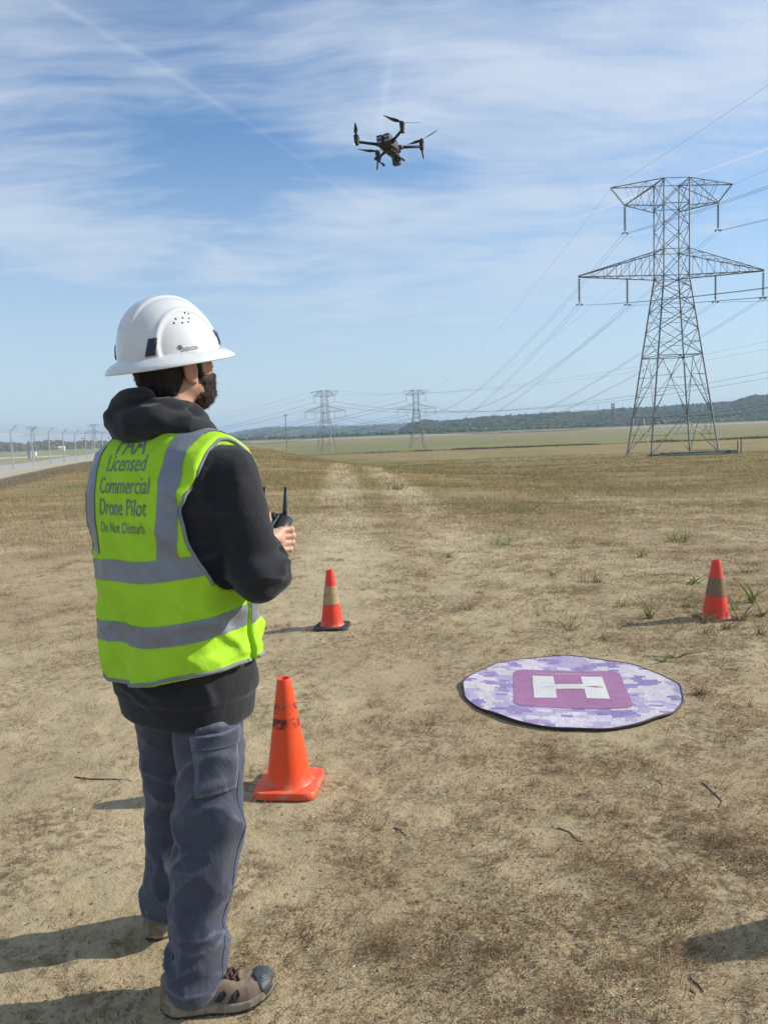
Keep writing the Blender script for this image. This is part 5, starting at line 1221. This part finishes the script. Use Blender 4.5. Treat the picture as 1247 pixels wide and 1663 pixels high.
# grey binding along hem and armholes
def surf_curve(rays, off=0.001):
    out = []
    for o, d in rays:
        h = VB.ray_cast(Vector(o), Vector(d))
        if h[0] is not None: out.append(h[0]+h[1]*off)
    return out
hm = surf_curve([((0.6*math.cos(a), 0.6*math.sin(a), float(hem_z(np.array(0.23*math.cos(a))))+0.007), (-math.cos(a), -math.sin(a), 0)) for a in [2*math.pi*i/240 for i in range(241)]])
seg = []; cur = [hm[0]]
for q in hm[1:]:
    if (q-cur[-1]).length > 0.03: seg.append(cur); cur = [q]
    else: cur.append(q)
seg.append(cur); m = MB()
for c in seg:
    if len(c) > 3: m.tube(c, 0.0052, 6)
m.build('hem_binding', M_bind, vest, True)
def edge_x(s, mk, ok):
    """walk inwards from outside until the ray first meets the vest, then refine"""
    x = 0.30
    while x > 0.08:
        h = VB.ray_cast(*mk(s*x))
        if h[0] is not None and ok(h[0]):
            lo_, hi_ = x, x+0.004
            for _ in range(6):
                md = (lo_+hi_)/2; g = VB.ray_cast(*mk(s*md))
                if g[0] is not None and ok(g[0]): lo_ = md; h = g
                else: hi_ = md
            return h[0]+h[1]*0.0005
        x -= 0.004
    return None
for s in (-1, 1):
    pts = []
    for i in range(40):
        z = 1.165+(1.475-1.165)*i/39; pts.append(edge_x(s, lambda x: (Vector((x, -0.6, z)), Vector((0, 1, 0))), lambda h: h.y < -0.015))
    for i in range(24):
        y = -0.085+0.17*i/23; pts.append(edge_x(s, lambda x: (Vector((x, y, 2.0)), Vector((0, 0, -1))), lambda h: h.z > 1.44))
    for i in range(40):
        z = 1.475-(1.475-1.165)*i/39; pts.append(edge_x(s, lambda x: (Vector((x, 0.6, z)), Vector((0, -1, 0))), lambda h: h.y > 0.015))
    pts = [q for q in pts if q is not None]; run = [pts[0]]; best = []
    for q in pts[1:]:
        if (q-run[-1]).length > 0.05:
            if len(run) > len(best): best = run
            run = [q]
        else: run.append(q)
    if len(run) > len(best): best = run
    sm_ = [best[0]]+[(best[k-1]+best[k]*2+best[k+1])/4 for k in range(1, len(best)-1)]+[best[-1]]
    m = MB(); m.tube(sm_, 0.005, 6); m.build('armhole_binding', M_bind, vest, True)
M_lett = simple('worn_grey_lettering', (0.21, 0.25, 0.21), 0.6, 0, 0.2, 60)
def letter(s_, w_, ch, xc, zc, slant=0.0):
    v, f = text_mesh(s_, 0.003); vs = []
    for q in v:
        x = xc+q[0]*w_; z = zc+q[1]*ch+slant*(x-xc)
        h = VB.ray_cast(Vector((x, -0.6, z)), Vector((0, 1, 0))); vs.append(tuple(h[0]+Vector((0, -0.0016, 0))) if h[0] is not None else (x, -0.15, z))
    m = MB(); m.add(vs, f); m.build('lettering', M_lett, vest, True)
XC = -0.002
for s_, w_, ch, zc in (('FAA', 0.115, 0.058, 1.497), ('Licensed', 0.150, 0.042, 1.456), ('Commercial', 0.190, 0.042, 1.400), ('Drone Pilot', 0.180, 0.042, 1.345), ('Do Not Disturb', 0.165, 0.028, 1.300)):
    letter(s_, w_, ch, XC, zc)

# ---- trousers
def leg_sdf(p, s):
    H, K, A = HIP[s], KN[s], AN[s]; Ab = A-A_(0, 0, 0.035)
    d = cap(p, H, K, 0.091, 0.074); d = smin(d, cap(p, K, Ab, 0.074, 0.066), 0.03)
    t_ = p[:, 2]
    kn = np.exp(-((t_-0.50)/0.10)**2); an = np.exp(-((t_-0.12)/0.10)**2)
    d = d-(0.005+0.008*kn+0.007*an)*ridge(p@ROT2, (6, 6, 12), 91+s)-0.007*ridge(p@ROT1, (13, 13, 3.6), 95+s)-0.010*an*ridge(p@ROT1, (5, 5, 24), 99)-0.006*ridge(p@ROT3, (5, 5, 18), 97+s)*sst(t_, 0.9, 0.7)-0.0045*crease(p@ROT2, (4, 4, 10), 81+s, 0.22)-0.004*crease(p@ROT3, (5, 5, 13), 83+s, 0.2)-0.0045*crease(p, (9, 9, 2.4), 85+s, 0.2)
    return d
def trouser_sdf(p):
    d = ell(p, (0, -0.01, 0.90), (0.160, 0.118, 0.14)); d = smin(d, smin(leg_sdf(p, 1), leg_sdf(p, -1), 0.012), 0.03)
    d = smax(d, p[:, 2]-0.800, 0.01)
    hem = np.where(p[:, 0]-0.3*0 > -0.09, 0.045+0.10*np.clip((p[:, 1]+0.03)*1.6, -0.2, 0.35), 0.075)
    d = smax(d, hem-p[:, 2], 0.006)
    # hollow at the hem
    for s in (-1, 1): d = smax(d, -cap(p, AN[s]+A_(0, 0, 0.03), AN[s]-A_(0, 0, 0.2), 0.055, 0.068), 0.004)
    return d
trs = sdf_obj('work_trousers', trouser_sdf, (-0.36, -0.26, 0.02), (0.30, 0.24, 1.0), 0.0042, M_jean, man)
TB = bvh_of(trs)
def trs_patch(name, a0, a1, z0, z1, off, mat, n=18, s=1):
    vs = []; fs = []
    c0, c1 = HIP[s], KN[s]
    for layer in (off, 0.0005):
        for j in range(n+1):
            z = z0+(z1-z0)*j/n; k = (z-c1[2])/(c0[2]-c1[2]); cx = c1[0]+(c0[0]-c1[0])*k; cy = c1[1]+(c0[1]-c1[1])*k
            for i in range(n+1):
                a = R(a0+(a1-a0)*i/n); o = Vector((cx+0.3*math.cos(a), cy+0.3*math.sin(a), z)); h = TB.ray_cast(o, (Vector((cx, cy, z))-o).normalized())
                vs.append(tuple(h[0]+h[1]*layer) if h[0] is not None else tuple(o))
    N = n+1
    for j in range(n):
        for i in range(n): fs.append((j*N+i, j*N+i+1, (j+1)*N+i+1, (j+1)*N+i))
    M2 = N*N; ring = [i for i in range(N)]+[j*N+n for j in range(1, N)]+[n*N+i for i in range(n-1, -1, -1)]+[j*N for j in range(n-1, 0, -1)]
    for k in range(len(ring)): a, b = ring[k], ring[(k+1) % len(ring)]; fs.append((a, b, b+M2, a+M2))
    m = MB(); m.add(vs, fs); m.build(name, mat, trs, True)
trs_patch('cargo_pocket', -68, 8, 0.605, 0.742, 0.006, M_jean)
trs_patch('pocket_flap', -71, 11, 0.728, 0.770, 0.010, M_jean)
M_seam = fabric('faded_seam', (0.10, 0.12, 0.18), (0.075, 0.09, 0.14), 0.9)
def seam(a, z0, z1, s):
    pts = []
    for j in range(60):
        z = z0+(z1-z0)*j/59
        if z > KN[s][2]: k = (z-KN[s][2])/(HIP[s][2]-KN[s][2]); c = KN[s]+(HIP[s]-KN[s])*k
        else: k = (z-AN[s][2])/(KN[s][2]-AN[s][2]); c = AN[s]+(KN[s]-AN[s])*k
        o = Vector((c[0]+0.3*math.cos(R(a)), c[1]+0.3*math.sin(R(a)), z)); h = TB.ray_cast(o, (Vector((c[0], c[1], z))-o).normalized())
        if h[0] is not None: pts.append(h[0]+h[1]*0.0004)
    m = MB(); m.tube(pts, 0.0022, 5); m.build('side_seam', M_seam, trs, True)
seam(14, 0.775, 0.06, 1)

# ---- shoes
M_sole = simple('tan_foam_sole', (0.30, 0.25, 0.175), 0.8, 0, 0.2, 40, 0.2, 120, 0.002)
M_out = simple('black_outsole', (0.04, 0.038, 0.035), 0.9, 0, 0.2, 40)
M_suede = simple('brown_suede', (0.225, 0.165, 0.115), 0.9, 0, 0.15, 40, 0.4, 200, 0.002)
M_toe = simple('dark_grey_toe_rubber', (0.060, 0.068, 0.070), 0.55, 0, 0.15, 30, 0.2, 120, 0.001)
M_mesh = simple('dark_shoe_mesh', (0.035, 0.034, 0.034), 0.9, 0, 0.2, 200)
M_lace = simple('brown_lace', (0.075, 0.040, 0.025), 0.8, 0, 0.3, 200)
def outline(y):      # half widths of a shoe sole along its length (0 heel .. 0.305 toe), and centre line
    ys = [0.0, 0.010, 0.03, 0.07, 0.13, 0.19, 0.235, 0.27, 0.293, 0.305]
    hw = [0.004, 0.022, 0.036, 0.040, 0.039, 0.049, 0.052, 0.045, 0.028, 0.004]; cx = [0, 0, 0, 0, 0.003, 0.004, 0.002, -0.002, -0.006, -0.008]
    return np.interp(y, ys, hw), np.interp(y, ys, cx)
def sole2d(p, grow):
    hw, cx = outline(p[:, 1]); dx = np.abs(p[:, 0]-cx)-hw-grow
    return np.maximum(dx*0.75, np.maximum(p[:, 1]-0.307, -0.003-p[:, 1]))
def upper_sdf(p):
    hw, cx = outline(p[:, 1]); y, z = p[:, 1], p[:, 2]
    top = np.interp(y, [0, 0.01, 0.04, 0.085, 0.12, 0.17, 0.22, 0.26, 0.29, 0.303], [0.085, 0.098, 0.104, 0.100, 0.098, 0.084, 0.064, 0.056, 0.046, 0.028])
    q = np.clip((z-0.02)/(top-0.02), 0, 1.4); sh = np.sqrt(np.clip(1-np.clip(q, 0, 1)**2.6*0.985, 0.0, 1))
    w_ = (hw+0.001)*(0.35+0.65*sh); d = np.maximum(np.abs(p[:, 0]-cx)-w_, (z-top)*0.8)*0.8
    d = smax(d, 0.018-z, 0.004); hole = cap(p, (0, 0.058, 0.12), (0, 0.066, 0.07), 0.032, 0.024); d = smax(d, -hole, 0.006)
    d = np.maximum(np.maximum(d, 0.004-y), y-0.304)
    return d-0.0012*ridge(p, (30, 30, 30), 5)
def make_shoe(loc, rz, tilt, label=None, right=True):
    root = empty('shoe', loc, (tilt, 0, rz)); root.parent = man
    X = 0.07; lo, hi = (-X, -0.01, 0.0), (X, 0.32, 0.13)
    def toe_up(p): q = p.copy(); q[:, 2] = q[:, 2]-0.018*sst(q[:, 1], 0.20, 0.31)-0.008*sst(q[:, 1], 0.05, 0.0); return q
    def mid(p): q = toe_up(p); zt = 0.031+0.020*sst(q[:, 1], 0.12, 0.02); return smax(smax(sole2d(q, 0.005), q[:, 2]-zt, 0.004), 0.0075-q[:, 2], 0.003)
    def outs(p): q = toe_up(p); lug = 0.003*(np.sin(q[:, 1]*260) > 0); return smax(smax(sole2d(q, 0.004), q[:, 2]-0.0085, 0.002), (-0.0005+lug)-q[:, 2], 0.002)
    def up_(p): return upper_sdf(toe_up(p))
    h = 0.0030
    sdf_obj('midsole', mid, lo, hi, h, M_sole, root); sdf_obj('outsole', outs, (-X, -0.01, -0.01), (X, 0.32, 0.05), h, M_out, root)
    u_ = sdf_obj('upper', up_, lo, hi, h, M_suede, root)
    def toe(p): q = toe_up(p); return smax(upper_sdf(q)-0.0035, (0.262+0.30*np.abs(q[:, 0])**1.0-0.40*(q[:, 2]-0.02))-q[:, 1], 0.004)
    sdf_obj('toe_cap', toe, lo, hi, h, M_toe, root)
    def heelc(p): q = toe_up(p); return smax(smax(upper_sdf(q)-0.003, q[:, 1]-0.030, 0.003), q[:, 2]-0.070, 0.004)
    sdf_obj('heel_counter', heelc, lo, hi, h, M_suede, root)
    UB = bvh_of(u_)
    for s in (-1, 1):                       # mesh windows in the side
        for k in range(3):
            yc = 0.125+0.035*k; zc = 0.056-0.005*k; vs = []
            for (dy, dz) in [(-0.017, -0.012), (0.002, -0.013), (0.016, 0.004), (0.010, 0.016), (-0.002, 0.010)]:
                hh = UB.ray_cast(Vector((s*0.2, yc+dy, zc+dz)), Vector((-s, 0, 0))); vs.append(tuple(hh[0]+hh[1]*0.0028) if hh[0] is not None else (s*0.03, yc+dy, zc+dz))
            m = MB(); m.add(vs, [(0, 1, 2, 3, 4)]); m.build('mesh_window', M_mesh, u_)
    def onto(x, y): hh = UB.ray_cast(Vector((x, y, 0.3)), Vector((0, 0, -1))); return (hh[0]+hh[1]*0.002) if hh[0] is not None else Vector((x, y, 0.09))
    m = MB(); vs = [];
    for j in range(9):
        for i in range(5): q = onto(-0.023+0.0115*i, 0.092+0.0145*j); vs.append(tuple(q+Vector((0, 0, 0.0005))))
    m.add(vs, [(j*5+i, j*5+i+1, (j+1)*5+i+1, (j+1)*5+i) for j in range(8) for i in range(4)]); m.build('tongue', M_lace, root, True)
    m = MB()
    for k in range(6):
        y = 0.102+0.018*k
        for s in (-1, 1):
            pts = [onto(s*0.024*(1-2*q/6), y+0.018*q/6)+Vector((0, 0, 0.003)) for q in range(7)]; m.tube(pts, 0.0031, 6)
    for s in (-1, 1): m.tube([onto(0, 0.112)+Vector((0, 0, 0.004)), onto(s*0.02, 0.10)+Vector((0, 0, 0.014)), onto(s*0.034, 0.112)+Vector((0, 0, 0.006)), onto(s*0.02, 0.122)+Vector((0, 0, 0.010)), onto(0, 0.114)+Vector((0, 0, 0.005))], 0.0024, 6)
    m.build('laces', M_lace, root, True)
    return root
def loc_of(wx, wy):
    d = Vector((wx, wy, 0))-PO; c, s = math.cos(-YAW), math.sin(-YAW); x, y = d.x*c-d.y*s, d.x*s+d.y*c; return x, y, gz(wx, wy)-GZ
make_shoe(loc_of(-0.650, 1.925), R(-80)-YAW, 0)
make_shoe(loc_of(-0.772, 2.205), R(-34)-YAW, 0, right=False)

# ---- hard hat
for s in (-1, 1):
    m = MB(); a = AN[s]; m.tube([(a[0], a[1], 0.06), (a[0], a[1], 0.11), (a[0], a[1], 0.20)], [0.046, 0.044, 0.050], 16); m.build('sock', M_lace, man, True)
def build_hat():
    root = empty('hard_hat', tuple(from_head((0, -0.010, 0.030)))); root.parent = man
    root.rotation_euler = (_hm @ Matrix.Rotation(R(1.5), 3, 'X')).to_euler()
    m, t, b = new_mat('white_glossy_shell'); o = t.obj(); n = t.noise(o, 22, 4, 0.6)
    t.l.new(t.mix(t.ss(n, 0.5, 0.8), (0.66, 0.67, 0.67), (0.58, 0.59, 0.59)), b.inputs['Base Color']); b.inputs['Roughness'].default_value = 0.22; b.inputs['Coat Weight'].default_value = 0.3
    t.l.new(t.bump(t.noise(o, 420, 2, 0.5), 0.12, 0.0006), b.inputs['Normal'])
    a_, b_, c_ = 0.122, 0.140, 0.148; NA, NT = 256, 70; V = []
    def dome(phi, th):
        cx, sx = math.cos(phi), math.sin(phi); e = 0.93
        st = math.sin(th)**0.90; ct = math.cos(th); x, y, z = a_*cx*st, b_*sx*st, c_*ct
        # raised central crest and arched side panels
        side = abs(math.atan2(x, 0.0001+abs(0) if False else 1e-9+math.hypot(y, 0))) if False else 0
        zz = z/c_; ya = y/b_; pan = ((ya)/0.66)**2+((zz-0.05)/0.66)**2
        k = 1-min(max((pan-0.86)/0.20, 0), 1); k = k*k*(3-2*k); sidew = min(max((abs(x)/a_-0.30)/0.15, 0), 1)
        inset = 0.0050*k*sidew; ridge_ = 0.0030*math.exp(-((pan-1.06)/0.10)**2)*sidew
        cr = 0.0040*(1-min(max((abs(x)-0.026)/0.008, 0), 1))*min(max((zz-0.30)/0.2, 0), 1)
        g = 1+(-inset+ridge_+cr)/0.13; return Vector((x*g, y*g, z*g))
    for i in range(NT+1):
        th = R(0.6)+(math.pi/2-R(0.6))*i/NT
        for k in range(NA): V.append(dome(2*math.pi*k/NA, th))
    nd = NT+1
    for q in range(1, 15):                  # brim: short flare then a drooping roll
        s = q/14
        for k in range(NA):
            phi = 2*math.pi*k/NA; rx = a_+0.041*s; ry = b_+0.037*s; z = -0.006*s-0.018*s*s-(0.004 if q == 14 else 0); V.append(Vector((rx*math.cos(phi), ry*math.sin(phi), z)))
    for q in range(14, -1, -1):
        s = q/14
        for k in range(NA):
            phi = 2*math.pi*k/NA; rx = a_-0.003+0.043*s; ry = b_-0.003+0.039*s; z = -0.0045-0.006*s-0.018*s*s-(0.002 if q == 14 else 0); V.append(Vector((rx*math.cos(phi), ry*math.sin(phi), z)))
    for i in range(NT, 5, -6):
        th = R(0.6)+(math.pi/2-R(0.6))*i/NT
        for k in range(NA): V.append(dome(2*math.pi*k/NA, th)*0.965)
    nr = len(V)//NA; F = [(i*NA+k, (i+1)*NA+k, (i+1)*NA+(k+1) % NA, i*NA+(k+1) % NA) for i in range(nr-1) for k in range(NA)]
    F.append(tuple(range(NA)))
    mb = MB(); mb.add(V, F); sh = mb.build('shell', m, root, True); B = bvh_of(sh)
    def on(phi, z, off=0.0): d = Vector((math.cos(phi), math.sin(phi), 0)); h = B.ray_cast(d*0.3+Vector((0, 0, z)), -d); return h[0]+h[1]*off, h[1]
    clip = simple('navy_clip', (0.018, 0.024, 0.048), 0.45, 0, 0.1, 30)
    for deg in (-52, -128, 52, 128):
        mb = MB(); vs = []; N = 8
        for off in (0.0055, -0.001):
            for j in range(N+1):
                for i in range(N+1):
                    u_ = (i/N-0.5); v_ = j/N; lean = (0.10*(v_-0.5))*(-1 if deg in (-52, 128) else 1); wdt = 0.20*(1-0.12*v_)
                    ed = max(abs(u_)*2, abs(v_-0.5)*2); p, n_ = on(R(deg)+u_*wdt-lean, 0.004+0.042*v_, off-(0.003 if (ed > 0.95 and off > 0) else 0)); vs.append(p)
        M1 = (N+1)**2; fs = [(j*(N+1)+i, j*(N+1)+i+1, (j+1)*(N+1)+i+1, (j+1)*(N+1)+i) for j in range(N) for i in range(N)]
        rg = [i for i in range(N+1)]+[j*(N+1)+N for j in range(1, N+1)]+[N*(N+1)+i for i in range(N-1, -1, -1)]+[j*(N+1) for j in range(N-1, 0, -1)]
        fs += [(rg[k], rg[(k+1) % len(rg)], rg[(k+1) % len(rg)]+M1, rg[k]+M1) for k in range(len(rg))]
        mb.add(vs, fs); mb.build('clip', clip, root, auto=50)
    hole = simple('vent_hole', (0.01, 0.01, 0.012), 0.9)
    for s in (-1, 1):
        base = 0 if s == 1 else math.pi
        for (dy, z) in ((-0.034, 0.076), (-0.024, 0.086), (-0.012, 0.074), (-0.004, 0.086), (0.010, 0.098), (0.006, 0.074), (0.020, 0.094), (0.015, 0.083)):
            h = B.ray_cast(Vector((s*0.3, dy, z)), Vector((-s, 0, 0)))
            if h[0] is None: continue
            mb = MB(); n_ = h[1]; q = n_.to_track_quat('Z', 'Y').to_matrix(); mb.lathe([(0.0026, -0.001), (0.0026, 0.0006)], 10, h[0], q); mb.build('vent_hole', hole, sh)
    v, f = text_mesh('GREENDEA', 0.0); mb = MB(); vs = []
    for q in v:
        p, n_ = on(-q[0]*0.0-R(8)+q[0]*0.44, 0.003+q[1]*0.0100, 0.0012); vs.append(p)
    mb.add(vs, f); dk = simple('dark_print', (0.05, 0.05, 0.055), 0.6); mb.build('lettering', dk, sh)
    p, n_ = on(-R(8)-0.215, 0.0145, 0.001); q = n_.to_track_quat('Z', 'Y').to_matrix(); mb = MB(); mb.lathe([(0.0062, 0), (0.0062, 0.0004), (0.0036, 0.0004), (0.0036, 0)], 6, p, q, close=True); mb.box(p+n_*0.0003, (0.003, 0.003, 0.0005), q); mb.build('emblem', dk, sh)
    # suspension strap and its red tab at the nape
    mb = MB(); mb.tube([Vector((0.086*math.cos(a), 0.004+0.104*math.sin(a), -0.010)) for a in [R(180+15*i) for i in range(13)]], 0.006, 6); mb.build('suspension_band', clip, root, True)
    mb = MB(); mb.box((-0.028, -0.108, -0.020), (0.030, 0.008, 0.022), Matrix.Rotation(R(14), 3, 'Z'), bev=0.002); mb.build('nape_tab', simple('red_tab', (0.75, 0.10, 0.04), 0.5), root)
build_hat()

# ================================================================ HAND-HELD CONTROLLER
M_rc = simple('dark_controller_plastic', (0.028, 0.030, 0.034), 0.45, 0, 0.1, 40)
def build_rc():
    c = Vector([float(q) for q in L_(-0.004, 0.238, 1.256)]); M = Matrix.Rotation(YAW, 4, 'Z'); wpos = Vector(man.location)+(M @ c)
    root = empty('remote_controller', tuple(wpos), (0, 0, YAW)); tag(root, 'black drone controller with two antennas in the hands of the worker', 'remote controller')
    Q = Matrix.Rotation(R(38), 3, 'X')
    m = MB(); m.box((0, 0, 0), (0.225, 0.125, 0.030), Q, bev=0.010); bd = m.build('housing', M_rc, root, auto=40)
    m = MB(); m.box(Q @ Vector((0, 0.002, 0.0155)), (0.160, 0.100, 0.002), Q); m.build('screen', M_lens, bd)
    for s in (-1, 1):
        m = MB(); m.tube([Q @ Vector((s*0.118, 0.055, -0.004)), Q @ Vector((s*0.124, 0.0, -0.010)), Q @ Vector((s*0.120, -0.060, -0.018))], [0.019, 0.023, 0.017], 14); m.build('grip', M_rc, root, True)
        m = MB(); p = Q @ Vector((s*0.100, 0.035, 0.016)); m.tube([p, p+Q @ Vector((0, 0, 0.016))], [0.004, 0.003], 8); m.tube([p+Q @ Vector((0, 0, 0.016)), p+Q @ Vector((0, 0, 0.020))], 0.0075, 10); m.build('control_stick', M_rc, root, True)
        x = 0.112 if s == 1 else 0.030
        m = MB(); p = Q @ Vector((x, 0.058, 0.004)); m.tube([p, p+Vector((0.002, 0.001, 0.020)), p+Vector((0.010, 0.003, 0.085))], [0.008, 0.0065, 0.0060], 10); m.build('antenna', M_rc, root, True)
    m = MB(); m.box(Q @ Vector((0.104, 0.030, 0.0165)), (0.004, 0.06, 0.002), Q); m.build('trim', M_lab, bd)
build_rc()
